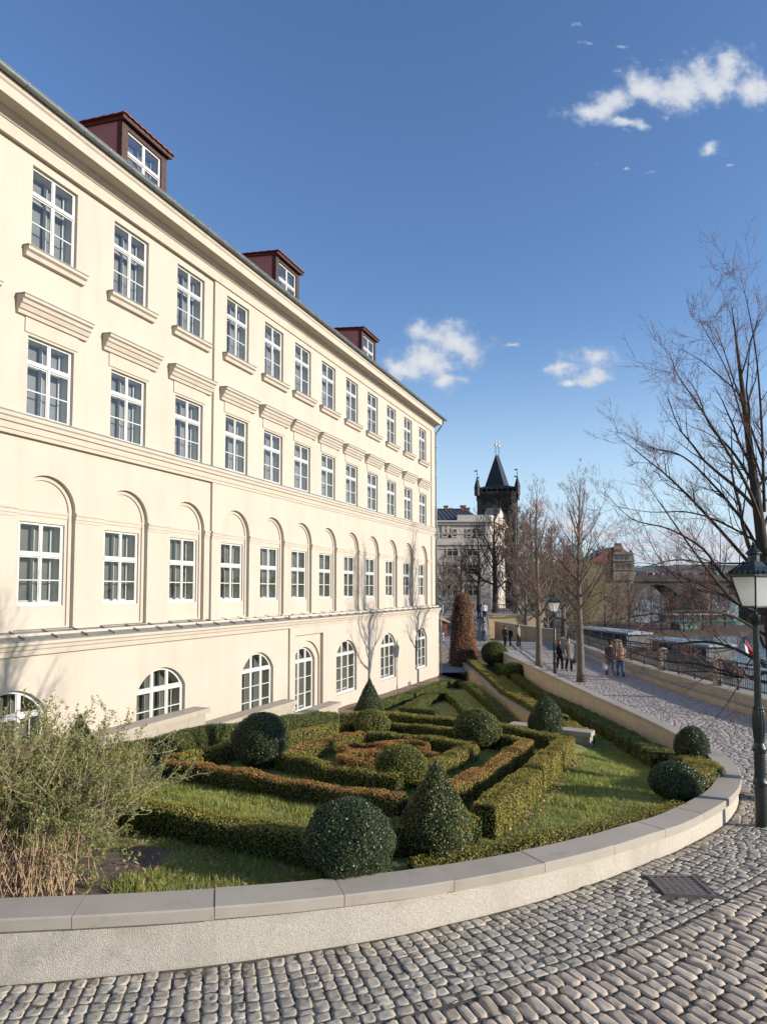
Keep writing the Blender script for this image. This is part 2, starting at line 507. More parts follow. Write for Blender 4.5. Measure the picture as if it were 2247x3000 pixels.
class MB:
    def __init__(s):
        s.v = []
        s.f = []
        s.m = []
        s.cm = 0

    def add(s, vs, fs):
        o = len(s.v)
        s.v.extend([tuple(v) for v in vs])
        for f in fs:
            s.f.append(tuple(i + o for i in f))
            s.m.append(s.cm)

    def box8(s, c):
        s.add(c, [(0, 3, 2, 1), (4, 5, 6, 7), (0, 1, 5, 4), (1, 2, 6, 5), (2, 3, 7, 6), (3, 0, 4, 7)])

    def box(s, x0, x1, y0, y1, z0, z1):
        s.box8([(x0, y0, z0), (x1, y0, z0), (x1, y1, z0), (x0, y1, z0), (x0, y0, z1), (x1, y0, z1), (x1, y1, z1), (x0, y1, z1)])

    def quad(s, a, b, c, d):
        s.add([a, b, c, d], [(0, 1, 2, 3)])

    def tube(s, pts, rad, n=6, cap=True):
        """tube along points with radii"""
        pts = [Vector(p) for p in pts]
        if isinstance(rad, (int, float)):
            rad = [rad] * len(pts)
        o = len(s.v)
        d0 = (pts[1] - pts[0])
        ref = Vector((0, 0, 1)) if abs(d0.normalized().z) < .9 else Vector((1, 0, 0))
        for i, p in enumerate(pts):
            d = pts[min(i + 1, len(pts) - 1)] - pts[max(i - 1, 0)]
            if d.length < 1e-9:
                d = Vector((0, 0, 1))
            d.normalize()
            a = ref - d * ref.dot(d)
            if a.length < 1e-4:
                a = d.orthogonal()
            a.normalize()
            ref = a
            b = d.cross(a)
            r = rad[i]
            for k in range(n):
                t = 2 * math.pi * k / n
                q = p + a * (r * math.cos(t)) + b * (r * math.sin(t))
                s.v.append((q.x, q.y, q.z))
        for i in range(len(pts) - 1):
            for k in range(n):
                k2 = (k + 1) % n
                s.f.append((o + i * n + k, o + i * n + k2, o + (i + 1) * n + k2, o + (i + 1) * n + k))
                s.m.append(s.cm)
        if cap and n > 2:
            s.f.append(tuple(o + k for k in reversed(range(n))))
            s.f.append(tuple(o + (len(pts) - 1) * n + k for k in range(n)))
            s.m += [s.cm, s.cm]

    def lathe(s, prof, c=(0, 0, 0), n=16, flute=0, fl=None, sq=False, rot=0):
        """profile of (r, z) around z; fl = (z0, z1) range that carries flutes"""
        o = len(s.v)
        for r, z in prof:
            for k in range(n):
                t = 2 * math.pi * k / n + rot
                rr = r
                if flute and fl and fl[0] <= z <= fl[1] and k % 2:
                    rr = r * (1 - flute)
                s.v.append((c[0] + rr * math.cos(t), c[1] + rr * math.sin(t), c[2] + z))
        for i in range(len(prof) - 1):
            for k in range(n):
                k2 = (k + 1) % n
                s.f.append((o + i * n + k, o + i * n + k2, o + (i + 1) * n + k2, o + (i + 1) * n + k))
                s.m.append(s.cm)
        s.f.append(tuple(o + k for k in reversed(range(n))))
        s.f.append(tuple(o + (len(prof) - 1) * n + k for k in range(n)))
        s.m += [s.cm, s.cm]

    def sweep(s, path, prof, closed_prof=True, caps=True):
        """path: list of (origin, right(outward) vec, up vec); prof: list of (r, z)"""
        o = len(s.v)
        n = len(prof)
        for (p, rt, up) in path:
            for r, z in prof:
                q = p + rt * r + up * z
                s.v.append((q.x, q.y, q.z))
        m = n if closed_prof else n - 1
        for i in range(len(path) - 1):
            for k in range(m):
                k2 = (k + 1) % n
                s.f.append((o + i * n + k, o + (i + 1) * n + k, o + (i + 1) * n + k2, o + i * n + k2))
                s.m.append(s.cm)
        if caps and closed_prof:
            s.f.append(tuple(o + k for k in range(n)))
            s.f.append(tuple(o + (len(path) - 1) * n + k for k in reversed(range(n))))
            s.m += [s.cm, s.cm]

    def build(s, name, mats, root=None, smooth=False, origin=None):
        me = bpy.data.meshes.new(name)
        off = Vector((0, 0, 0))
        if root is not None:
            off = wloc(root)
        elif origin is not None:
            off = Vector(origin)
        me.from_pydata([(x - off.x, y - off.y, z - off.z) for x, y, z in s.v], [], s.f)
        if isinstance(mats, str):
            mats = [mats]
        for m in mats:
            me.materials.append(MATS[m])
        if len(mats) > 1:
            me.polygons.foreach_set('material_index', s.m)
        if smooth:
            me.polygons.foreach_set('use_smooth', [True] * len(me.polygons))
        me.update()
        o = bpy.data.objects.new(name, me)
        COL.objects.link(o)
        if root is not None:
            o.parent = root
        elif origin is not None:
            o.location = off
        return o


def wloc(o):
    v = Vector(o.location)
    while o.parent:
        o = o.parent
        v = v + Vector(o.location)
    return v


def np_mesh(name, verts, nv, mat_names, midx=None, root=None, extra=None, smooth=False, origin=None):
    """mesh from numpy verts, nv = verts per face (all faces are separate); extra = (verts, faces, midx) core appended"""
    verts = np.asarray(verts, dtype=np.float64).reshape(-1, 3)
    nf = len(verts) // nv
    loops = np.arange(nf * nv, dtype=np.int32)
    starts = np.arange(nf, dtype=np.int32) * nv
    tot = np.full(nf, nv, dtype=np.int32)
    mi = np.zeros(nf, dtype=np.int32) if midx is None else np.asarray(midx, dtype=np.int32)
    if extra:
        ev, ef, em = extra
        base = len(verts)
        verts = np.vstack([verts, np.asarray(ev, dtype=np.float64).reshape(-1, 3)])
        el = np.array([i + base for f in ef for i in f], dtype=np.int32)
        et = np.array([len(f) for f in ef], dtype=np.int32)
        es = np.concatenate([[0], np.cumsum(et)[:-1]]).astype(np.int32) + len(loops)
        loops = np.concatenate([loops, el])
        starts = np.concatenate([starts, es])
        tot = np.concatenate([tot, et])
        mi = np.concatenate([mi, np.full(len(ef), em, dtype=np.int32)])
    off = np.zeros(3)
    if root is not None:
        off = np.array(wloc(root))
    elif origin is not None:
        off = np.array(origin)
    verts = verts - off
    me = bpy.data.meshes.new(name)
    me.vertices.add(len(verts))
    me.vertices.foreach_set('co', verts.astype(np.float32).ravel())
    me.loops.add(len(loops))
    me.loops.foreach_set('vertex_index', loops)
    me.polygons.add(len(starts))
    me.polygons.foreach_set('loop_start', starts)
    me.polygons.foreach_set('loop_total', tot)
    for m in mat_names:
        me.materials.append(MATS[m])
    me.polygons.foreach_set('material_index', mi)
    if smooth:
        me.polygons.foreach_set('use_smooth', np.ones(len(starts), dtype=bool))
    me.update(calc_edges=True)
    o = bpy.data.objects.new(name, me)
    COL.objects.link(o)
    if root is not None:
        o.parent = root
    elif origin is not None:
        o.location = origin
    return o


def thing(name, label, cat, loc=(0, 0, 0), group=None):
    o = bpy.data.objects.new(name, None)
    o.empty_display_size = .3
    COL.objects.link(o)
    o.location = loc
    return tag(o, label, cat, group)


def tag(o, label, cat, group=None, kind=None):
    o['label'] = label
    o['category'] = cat
    if group:
        o['group'] = group
    if kind:
        o['kind'] = kind
    return o


def struct(o):
    o['kind'] = 'structure'
    return o


def copy_tree(o, parent=None):
    c = o.copy()
    COL.objects.link(c)
    if parent is not None:
        c.parent = parent
    for ch in list(o.children):
        copy_tree(ch, c)
    return c


def leaves(P, Nn, size, jit=0.7, asp=0.55, lift=0.0):
    """leaf quads (rhombic) at points P with outward normals Nn; returns (N*4,3)"""
    n = len(P)
    d = Nn + rng.normal(0, jit, (n, 3))
    d /= np.linalg.norm(d, axis=1)[:, None] + 1e-9
    a = rng.normal(0, 1, (n, 3))
    a -= d * (a * d).sum(1)[:, None]
    a /= np.linalg.norm(a, axis=1)[:, None] + 1e-9
    b = np.cross(d, a)
    s = size * rng.uniform(.65, 1.3, (n, 1))
    c = P + Nn * (rng.uniform(-.6, 1, (n, 1)) * lift)
    A = c - a * s
    B = c + b * s * asp
    Cc = c + a * s
    D = c - b * s * asp
    return np.stack([A, B, Cc, D], axis=1).reshape(-1, 3)

# ------------------------------------------------------------------ retaining wall curve (front top edge of the cap)
WALL_KEYS = [(-9.5, 4.75, -2.36), (-6.5, 4.75, -2.38), (-4.2, 4.86, -2.42), (-2.89, 5.01, -2.45), (-1.94, 5.17, -2.48), (-1.31, 5.3, -2.5), (-.72, 5.47, -2.53), (-.16, 5.65, -2.55),
             (.37, 5.86, -2.58), (1.34, 6.35, -2.63), (2.21, 6.91, -2.69), (3.0, 7.5, -2.74), (3.6, 7.98, -2.79), (4.57, 8.98, -2.88), (5.25, 9.86, -2.96), (5.78, 10.75, -3.03),
             (6.24, 11.75, -3.11), (6.68, 13.09, -3.21), (7.04, 14.8, -3.32), (7.34, 17.6, -3.45), (7.76, 22.9, -3.72), (8.14, 31, -3.99), (8.45, 40.5, -4.22), (8.75, 50.5, -4.42)]


def catmull(P, n=14):
    out = []
    P = [Vector(p) for p in P]
    for i in range(len(P) - 1):
        p0, p1, p2, p3 = P[max(0, i - 1)], P[i], P[i + 1], P[min(len(P) - 1, i + 2)]
        k = max(n, int((p2 - p1).length / .15))
        for j in range(k):
            t = j / k
            out.append(.5 * ((2 * p1) + (p2 - p0) * t + (2 * p0 - 5 * p1 + 4 * p2 - p3) * t * t + (3 * p1 - p0 - 3 * p2 + p3) * t ** 3))
    out.append(P[-1])
    return out


_c = catmull(WALL_KEYS)
_s = [0.0]
for _a, _b in zip(_c, _c[1:]):
    _s.append(_s[-1] + ((_b - _a).to_2d()).length)
WS_LEN = _s[-1]
WSN = np.arange(0, WS_LEN, .1)
WX = np.interp(WSN, _s, [p.x for p in _c])
WY = np.interp(WSN, _s, [p.y for p in _c])
WZ = np.interp(WSN, _s, [p.z for p in _c])
_tx, _ty = np.gradient(WX), np.gradient(WY)


def _smooth(a, k):
    ker = np.ones(k) / k
    ap = np.concatenate([np.full(k, a[0]), a, np.full(k, a[-1])])
    return np.convolve(ap, ker, 'same')[k:-k]


_tx, _ty = _smooth(_tx, 13), _smooth(_ty, 13)
_l = np.hypot(_tx, _ty)
TX, TY = _tx / _l, _ty / _l
NX, NY = TY, -TX
KAPPA = np.clip(_smooth(np.gradient(np.unwrap(np.arctan2(TY, TX))) / .1, 15), 0, 1)


def wq(s, r):
    s = np.asarray(s, dtype=float)
    return np.interp(s, WSN, WX) + np.interp(s, WSN, NX) * r, np.interp(s, WSN, WY) + np.interp(s, WSN, NY) * r


def s_at_Y(Y):
    return float(np.interp(Y, WY[30:], WSN[30:]))


S_BEND = s_at_Y(10.9)


def inside_garden(x, y, m=.12):
    d = (WX - x) ** 2 + (WY - y) ** 2
    i = int(d.argmin())
    return (x - WX[i]) * NX[i] + (y - WY[i]) * NY[i] < -m


def build_wall():
    root = thing('retaining_wall', 'low curved garden wall with rough rendered face and pale stone slab coping beside the cobbled street', 'wall', (float(WX[60]), float(WY[60]), -3.0))
    UP = Vector((0, 0, 1))

    def fr(s):
        return (Vector((float(np.interp(s, WSN, WX)), float(np.interp(s, WSN, WY)), float(np.interp(s, WSN, WZ)))),
                Vector((float(np.interp(s, WSN, NX)), float(np.interp(s, WSN, NY)), 0)), UP)
    # coping, stone by stone
    b = MB()
    s = 0.0
    jr = random.Random(3)
    while s < WS_LEN - .3:
        L = jr.uniform(.95, 1.1) if s < S_BEND + 4 else jr.uniform(1.2, 1.4)
        e = min(s + L, WS_LEN - .1)
        ns = max(2, int((e - s) / .08))
        dz = jr.uniform(-.004, .004)
        pr = [(.045, -.094 + dz), (.048, -.012 + dz), (.036, dz), (-.30, dz), (-.312, -.012 + dz), (-.31, -.094 + dz)]
        g = .003
        pth = []
        for i in range(ns + 1):
            pth.append(fr(s + g + (e - s - 2 * g) * i / ns))
        b.sweep(pth, pr)
        s = e
    b.build('coping', 'cap_stone', root)
    for nm, s0, s1, m in (('rendered_face', 0, S_BEND + 3, 'stucco'), ('path_face', S_BEND + 3, WS_LEN, 'path_wall')):
        b = MB()
        step = (s1 - s0) if m == 'stucco' else 1.1
        g = 0 if m == 'stucco' else .006
        sa = s0
        while sa < s1 - .3:
            se = min(s1, sa + step)
            n = max(3, int((se - sa) / .08))
            b.sweep([fr(sa + g + (se - sa - 2 * g) * i / n) for i in range(n + 1)], [(0, -1.35), (0, -.088), (-.275, -.088), (-.275, -1.35)])
            sa = se
        b.build(nm, m, root)


build_wall()


def instance_mesh(name, tv, tf, S, pos, rotz, mats, zfun=None, tilt=None, smooth=True):
    """many copies of a small template (verts tv, faces tf) as one mesh; S = (n,3) scale, pos = (n,3)"""
    n = len(pos)
    tv = np.asarray(tv, float)
    V = tv[None] * S[:, None, :]
    if V.shape[0] != n:
        V = np.repeat(V, n, 0)
    c, s = np.cos(rotz)[:, None], np.sin(rotz)[:, None]
    if tilt is not None:
        V[..., 2] += V[..., 0] * tilt[:, :1] + V[..., 1] * tilt[:, 1:]
    x = V[..., 0] * c - V[..., 1] * s + pos[:, None, 0]
    y = V[..., 0] * s + V[..., 1] * c + pos[:, None, 1]
    z = V[..., 2] + (zfun(x, y) if zfun else pos[:, None, 2])
    verts = np.stack([x, y, z], -1).reshape(-1, 3)
    fl = np.array([i for f in tf for i in f])
    ft = np.array([len(f) for f in tf])
    loops = (fl[None] + (np.arange(n) * len(tv))[:, None]).ravel().astype(np.int32)
    tot = np.tile(ft, n).astype(np.int32)
    starts = np.concatenate([[0], np.cumsum(tot)[:-1]]).astype(np.int32)
    me = bpy.data.meshes.new(name)
    me.vertices.add(len(verts))
    me.vertices.foreach_set('co', verts.astype(np.float32).ravel())
    me.loops.add(len(loops))
    me.loops.foreach_set('vertex_index', loops)
    me.polygons.add(len(starts))
    me.polygons.foreach_set('loop_start', starts)
    me.polygons.foreach_set('loop_total', tot)
    if smooth:
        me.polygons.foreach_set('use_smooth', np.ones(len(starts), dtype=bool))
    for m in mats:
        me.materials.append(MATS[m])
    me.update(calc_edges=True)
    o = bpy.data.objects.new(name, me)
    COL.objects.link(o)
    return o


RDX = np.array([p[0] for p in RD])
RDZ = np.array([p[1] for p in RD])


def bench_x(Y):
    return np.interp(Y, [0, 10, 20, 24, 28, 36, 58], [10.6, 10.95, 11.35, 11.6, 11.95, 12.8, 15.3])


def build_road():
    # bedding of the setts
    b = MB()
    rs = [-.15, .3, .8, 1.4, 2.2, 3.2, 4.5, 6.0, 8.0, 11.0]
    ss = list(np.arange(0, WS_LEN, .5))
    rows = []
    for s in ss:
        row = []
        Yw = float(np.interp(s, WSN, WY))
        for r in rs:
            if s > S_BEND + 2:
                r = min(r, 5.4)
            x, y = wq(s, r)
            row.append((float(x), float(y), road_z(float(x), float(y)) - .001))
        rows.append(row)
    n = len(rs)
    vs = [p for r in rows for p in r]
    fs = [(i * n + k, i * n + k + 1, (i + 1) * n + k + 1, (i + 1) * n + k) for i in range(len(rows) - 1) for k in range(n - 1)]
    b.add(vs, fs)
    struct(b.build('road', 'joint_soil'))

    # sett template: octagonal outline, three rings and a crown
    cut = .30
    o8 = [(1, 1 - cut), (1 - cut, 1), (-1 + cut, 1), (-1, 1 - cut), (-1, -1 + cut), (-1 + cut, -1), (1 - cut, -1), (1, -1 + cut)]
    tv = [(x, y, -3.0) for x, y in o8] + [(x * .985, y * .985, -.35) for x, y in o8] + [(x * .93, y * .93, .82) for x, y in o8] + [(x * .6, y * .6, 1.0) for x, y in o8] + [(0, 0, 1.0)]
    tf = []
    for r in range(3):
        for k in range(8):
            k2 = (k + 1) % 8
            tf.append((r * 8 + k, r * 8 + k2, (r + 1) * 8 + k2, (r + 1) * 8 + k))
    for k in range(8):
        tf.append((24 + k, 24 + (k + 1) % 8, 32))
    R = np.random.default_rng(5)

    def course(s0, s1, width, rref, r0f, r1f, l0, l1, gap):
        """courses of setts that run across the wall direction"""
        out = []
        s = s0
        while s < s1:
            w = width * R.uniform(.85, 1.15)
            k = float(np.interp(s, WSN, KAPPA))
            ds = w / (1 + k * rref)
            r = r0f(s) + R.uniform(0, .02)
            r1 = r1f(s)
            while r < r1:
                L = R.uniform(l0, l1)
                sc = s + ds / 2
                x, y = wq(sc, r + L / 2)
                wl = ds * (1 + k * (r + L / 2))
                nx, ny = float(np.interp(sc, WSN, NX)), float(np.interp(sc, WSN, NY))
                out.append((float(x), float(y), math.atan2(ny, nx) + R.normal(0, .035), (L - gap) / 2, (wl - gap) / 2))
                r += L
            s += ds
        return out

    def along(s0, s1, r0, w, l0, l1, gap):
        out = []
        s = s0
        while s < s1:
            L = R.uniform(l0, l1)
            x, y = wq(s + L / 2, r0 + w / 2)
            nx, ny = float(np.interp(s + L / 2, WSN, NX)), float(np.interp(s + L / 2, WSN, NY))
            k = float(np.interp(s, WSN, KAPPA))
            out.append((float(x), float(y), math.atan2(ny, nx) + R.normal(0, .05), (w - gap) / 2, (L * (1 + k * r0) - gap) / 2))
            s += L
        return out
    s0 = 3.2
    sg = s_at_Y(10.9)
    gray = course(s0, sg, .105, .4, lambda s: .015, lambda s: .80, .085, .14, .007)
    gray += along(s0, sg, .83, .095, .09, .14, .007) + along(s0, sg, .93, .1, .09, .14, .007)
    beige = course(s0, sg, .113, 2.2, lambda s: 1.04, lambda s: 4.6, .13, .23, .013)
    path = course(sg + .15, WS_LEN - .5, .105, 2.0, lambda s: .02, lambda s: float(bench_x(np.interp(s, WSN, WY))) - float(np.interp(s, WSN, WX)) + .05, .13, .24, .016)

    def in_grate(x, y):
        return 2.75 < x < 3.33 and 6.48 < y < 7.09

    def make(name, L, m, hh):
        L = [q for q in L if not in_grate(q[0], q[1]) and q[1] > 3.2 and q[0] > -5]
        A = np.array(L)
        n = len(A)
        S = np.stack([A[:, 3], A[:, 4], np.full(n, hh)], 1) * R.uniform(.94, 1.0, (n, 3))
        pos = np.stack([A[:, 0], A[:, 1], np.zeros(n)], 1)
        dz = R.normal(0, .003, n)

        def zf(x, y):
            return np.interp(y, RDX, RDZ) + dz[:, None]
        o = instance_mesh(name, tv, tf, S, pos, A[:, 2], [m], zf, R.normal(0, .03, (n, 2)))
        # irregular stones: nudge every vertex a little
        co = np.empty(len(o.data.vertices) * 3, np.float32)
        o.data.vertices.foreach_get('co', co)
        co = co.reshape(-1, 3)
        co += R.normal(0, 1, co.shape) * np.array([.0048, .0048, .0030])
        o.data.vertices.foreach_set('co', co.ravel())
        struct(o)
    make('gray_pavement', gray, 'gray_sett', .0075)
    make('road_setts', beige, 'beige_sett', .0135)
    make('path_setts', path, 'path_sett', .014)

    # drain grate in the gray strip
    z = road_z(3, 6.8)
    root = thing('drain_grate', 'rusty iron drain grate set among the grey setts', 'drain', (3.03, 6.8, z))
    b = MB()
    C = [(2.80, 7.06), (3.29, 7.06), (3.27, 6.52), (2.78, 6.58)]

    def g(a, c):
        return (lerp(lerp(C[3][0], C[2][0], a), lerp(C[0][0], C[1][0], a), c), lerp(lerp(C[3][1], C[2][1], a), lerp(C[0][1], C[1][1], a), c))

    def slab(a0, a1, c0, c1, z0, z1):
        p = [g(a0, c0), g(a1, c0), g(a1, c1), g(a0, c1)]
        b.box8([(x, y, road_z(x, y) + z0) for x, y in p] + [(x, y, road_z(x, y) + z1) for x, y in p])
    nx, ny = 6, 9
    ea, ec = .07, .06
    for a0, a1, c0, c1 in ((0, ea, 0, 1), (1 - ea, 1, 0, 1), (ea, 1 - ea, 0, ec), (ea, 1 - ea, 1 - ec, 1)):
        slab(a0, a1, c0, c1, -.05, .022)
    for i in range(1, nx):
        a = ea + (1 - 2 * ea) * i / nx
        slab(a - .034, a + .034, ec, 1 - ec, -.04, .015)
    for i in range(1, ny):
        c = ec + (1 - 2 * ec) * i / ny
        for k in range(nx):
            a0 = ea + (1 - 2 * ea) * k / nx + (.034 if k else 0)
            a1 = ea + (1 - 2 * ea) * (k + 1) / nx - (.034 if k < nx - 1 else 0)
            slab(a0, a1, c - .030, c + .030, -.04, .015)
    b.build('grate', 'grate_iron', root)
    b = MB()
    p = [g(.02, .02), g(.98, .02), g(.98, .98), g(.02, .98)]
    b.add([(x, y, road_z(x, y) - .008) for x, y in p], [(0, 1, 2, 3)])
    b.build('pit', 'pit', root)
    # drainage channel across the street near the lamp
    b = MB()
    b.sweep([(Vector((x, 10.75 + (x - 6) * .02, road_z(x, 10.75) - .0)), Vector((0, 1, 0)), Vector((0, 0, 1))) for x in np.linspace(5.75, 8.2, 8)],
            [(-.09, -.05), (-.09, .022), (-.06, .022), (-.05, .002), (.05, .002), (.06, .022), (.09, .022), (.09, -.05)])
    tag(b.build('drain_channel', 'grate_iron', origin=(6.5, 10.76, -3.36)), 'long dark drain channel laid across the cobbles beyond the nearest lamp post', 'drain')


build_road()


def build_ground():
    # garden ground, one sheet with lawn, bare soil and gravel
    b = MB()
    st = .2
    xs = np.arange(-16, 9.2, st)
    ys = np.arange(4.4, 52, st)
    idx = {}

    def fpos(x, y):
        # distance in front of the facade plane
        return .9211413 * x - .3892283 * y + 13.6103

    def vid(i, j):
        if (i, j) not in idx:
            x, y = float(xs[i]), float(ys[j])
            z = ground_z(x, y) + .012 * math.sin(x * 3.1) * math.cos(y * 2.3)
            idx[(i, j)] = len(b.v)
            b.v.append((x, y, z))
        return idx[(i, j)]
    for i in range(len(xs) - 1):
        for j in range(len(ys) - 1):
            x, y = float(xs[i]) + st / 2, float(ys[j]) + st / 2
            if not inside_garden(x, y, .155) or fpos(x, y) < -.6:
                continue
            m = 0
            if y > 17.5 and x < stonewall_x(y):
                t2 = interp(y, [(23.4, 4.92), (40, 4.55)]) + .25
                if y > 40.5 or x > t2 or y < 19.5 or fpos(x, y) < 1.9:
                    m = 2
            if x < -2.25 + .15 * math.sin(y * 5) and y < 7.0:
                m = 1
            b.cm = m
            b.f.append((vid(i, j), vid(i + 1, j), vid(i + 1, j + 1), vid(i, j + 1)))
            b.m.append(m)
    o = b.build('lawn', ['lawn_soil', 'bare_soil', 'gravel'], smooth=True)
    struct(o)
    b = MB()
    b.add([(-700, -60, -6.9), (12.3, -60, -6.9), (12.3, 60, -6.9), (45, 150, -6.9), (45, 1500, -6.9), (-700, 1500, -6.9)], [(0, 1, 2, 3, 4, 5)])
    struct(b.build('terrain', 'terrain'))
    b = MB()
    b.quad((-900, -300, -7.6), (3000, -300, -7.6), (3000, 3500, -7.6), (-900, 3500, -7.6))
    struct(b.build('river_water', 'water'))

    # grass blades: thousands, one object
    R = np.random.default_rng(11)

    def region(x0, x1, y0, y1, n, test):
        P = np.stack([R.uniform(x0, x1, n), R.uniform(y0, y1, n)], 1)
        return np.array([p for p in P if test(p[0], p[1])])
    SQ = [(-3.3, 7.7), (-1.9, 7.2), (-.6, 6.65), (1.1, 7.5), (3.6, 13), (2, 15.6), (-1.2, 16.4), (-4.3, 11)]
    sets = []
    P = region(-2.6, 1.3, 5.3, 7.6, 30000, lambda x, y: inside_garden(x, y, .36) and (x > -2.25 + .2 * math.sin(y * 5)) and y < 7.7 - .45 * (x + 3.2))
    sets.append((P, .05, .006))
    P = region(-3.6, 1.2, 6.8, 10.4, 42000, lambda x, y: y > 7.95 - .45 * (x + 3.2) and y > 6.9)
    sets.append((P, .05, .007))
    P = region(-2.5, 3.6, 8.3, 16, 26000, lambda x, y: True)
    sets.append((P, .055, .010))
    P = region(1.0, 6.6, 7.2, 16.8, 60000, lambda x, y: inside_garden(x, y, .5) and (x - 1.2) * 5.35 - (y - 7.6) * 2.4 > .5)
    sets.append((P, .04, .009))
    P = region(5.2, 8.4, 16.8, 44, 20000, lambda x, y: inside_garden(x, y, .5) and x > stonewall_x(y) + .4)
    sets.append((P, .06, .02))
    allv = []
    for P, h, w in sets:
        n = len(P)
        z = np.array([ground_z(x, y) for x, y in P])
        th = R.uniform(0, 2 * np.pi, n)
        hh = h * R.uniform(.5, 1.5, n)
        clump = .6 + .8 * (np.sin(P[:, 0] * 7.1 + np.sin(P[:, 1] * 5)) * np.cos(P[:, 1] * 6.3) * .5 + .5)
        hh = hh * clump
        lean = R.normal(0, .5, (n, 2)) * hh[:, None]
        dx, dy = np.cos(th) * w, np.sin(th) * w
        A = np.stack([P[:, 0] - dx, P[:, 1] - dy, z - .01], 1)
        B = np.stack([P[:, 0] + dx, P[:, 1] + dy, z - .01], 1)
        T = np.stack([P[:, 0] + lean[:, 0], P[:, 1] + lean[:, 1], z + hh], 1)
        allv.append(np.stack([A, B, T], 1).reshape(-1, 3))
    o = np_mesh('grass', np.concatenate(allv), 3, ['grass_blade'])
    tag(o, 'short green grass blades growing over the lawns between the hedges', 'grass', kind='stuff')

    # fallen leaves
    L = []
    P = region(-2.7, 1.0, 5.4, 7.5, 800, lambda x, y: inside_garden(x, y, .38) and y < 7.75 - .45 * (x + 3.2))
    L.append(P)
    t = R.uniform(0, 1, 320)
    L.append(np.stack([1.45 + 2.45 * t + R.normal(0, .06, 320), 7.5 + 5.5 * t + R.normal(0, .06, 320)], 1))
    t = R.uniform(0, 1, 200)
    L.append(np.stack([6.5 + 1.2 * t + R.normal(0, .06, 200), 17 + 18 * t], 1))
    P = np.concatenate(L)
    n = len(P)
    z = np.array([ground_z(x, y) for x, y in P]) + R.uniform(.015, .05, n)
    C = np.concatenate([P, z[:, None]], 1)
    q = leaves(C, np.tile([0, 0, 1.0], (n, 1)), .028, .55, .5)
    q[:, 2] += R.normal(0, .008, len(q))
    o = np_mesh('fallen_leaves', q, 4, ['dead_leaf'])
    tag(o, 'dry brown leaves scattered on the front lawn and along the hedge foot', 'leaves', kind='stuff')


build_ground()
# ------------------------------------------------------------------ the long cream building
FA = math.atan(802 / F)
DV = Vector((math.sin(FA), math.cos(FA), 0))
NV = Vector((math.cos(FA), -math.sin(FA), 0))
FO = Vector((3.3519, 42.9, 0))


def fp(t, s, z):
    return FO + DV * t + NV * s + Vector((0, 0, z))


BAYS = [-32.07, -29.5, -26.94, -24.37, -21.93, -19.56, -17.32, -15.0, -12.55, -10.05, -7.45, -4.82, -2.2]
T_STEP = -23.25


def s_wall(t):
    return -.08 if t < T_STEP else 0.0


def rect(t0, t1, z0, z1):
    return [(t0, z0), (t1, z0), (t1, z1), (t0, z1)]


def arch(t0, t1, z0, zs, rise, n=20):
    """outline: sides up to zs, then an elliptical or segmental head of the given rise"""
    c, h = (t0 + t1) / 2, (t1 - t0) / 2
    pts = [(t0, z0), (t1, z0)]
    if rise >= h * .98:
        for i in range(n + 1):
            a = math.pi * i / n
            pts.append((c + h * math.cos(a), zs + rise * math.sin(a)))
    else:
        Rr = (h * h + rise * rise) / (2 * rise)
        a0 = math.asin(h / Rr)
        for i in range(n + 1):
            a = a0 - 2 * a0 * i / n
            pts.append((c + Rr * math.sin(a), zs + rise - Rr + Rr * math.cos(a)))
    return pts


def face_with_holes(b, outer, holes, s):
    loops = [[Vector((t, z, 0)) for t, z in outer]] + [[Vector((t, z, 0)) for t, z in reversed(h)] for h in holes]
    tri = tessellate_polygon(loops)
    flat = [p for L in loops for p in L]
    b.add([fp(p.x, s, p.y) for p in flat], [t for t in tri])


def reveal(b, outline, s0, s1, skip_bottom=False):
    n = len(outline)
    for i in range(n):
        if skip_bottom and i == 0:
            continue
        (t0, z0), (t1, z1) = outline[i], outline[(i + 1) % n]
        b.quad(fp(t0, s0, z0), fp(t1, s0, z1), fp(t1, s1, z1), fp(t0, s1, z0))


def fbox(b, t0, t1, s0, s1, z0, z1):
    b.box8([fp(t0, s0, z0), fp(t1, s0, z0), fp(t1, s1, z0), fp(t0, s1, z0), fp(t0, s0, z1), fp(t1, s0, z1), fp(t1, s1, z1), fp(t0, s1, z1)])


def fsweep(b, t0, t1, prof, ret0=False, ret1=False):
    """moulding along the facade with profile (s, z)"""
    up = Vector((0, 0, 1))
    b.sweep([(fp(t0, 0, 0), NV, up), (fp(t1, 0, 0), NV, up)], prof)


def ring(b, outer, inner, s):
    """flat band between two outlines that have the same number of points"""
    n = len(outer)
    for i in range(n):
        j = (i + 1) % n
        b.quad(fp(outer[i][0], s, outer[i][1]), fp(outer[j][0], s, outer[j][1]), fp(inner[j][0], s, inner[j][1]), fp(inner[i][0], s, inner[i][1]))


def scale_outline(o, d):
    """shrink outline towards its centre by d (rough inset)"""
    ts = [p[0] for p in o]
    zs = [p[1] for p in o]
    c, zc = (min(ts) + max(ts)) / 2, (min(zs) + max(zs)) / 2
    hx, hz = (max(ts) - min(ts)) / 2, (max(zs) - min(zs)) / 2
    return [(c + (t - c) * (hx - d) / hx, zc + (z - zc) * (hz - d) / hz) for t, z in o]


def head_z(o, t):
    """upper limit of an outline at t"""
    best = None
    n = len(o)
    for i in range(n):
        (a, za), (c, zc) = o[i], o[(i + 1) % n]
        if (a - t) * (c - t) <= 0 and abs(a - c) > 1e-6:
            z = za + (zc - za) * (t - a) / (c - a)
            best = z if best is None else max(best, z)
    return best


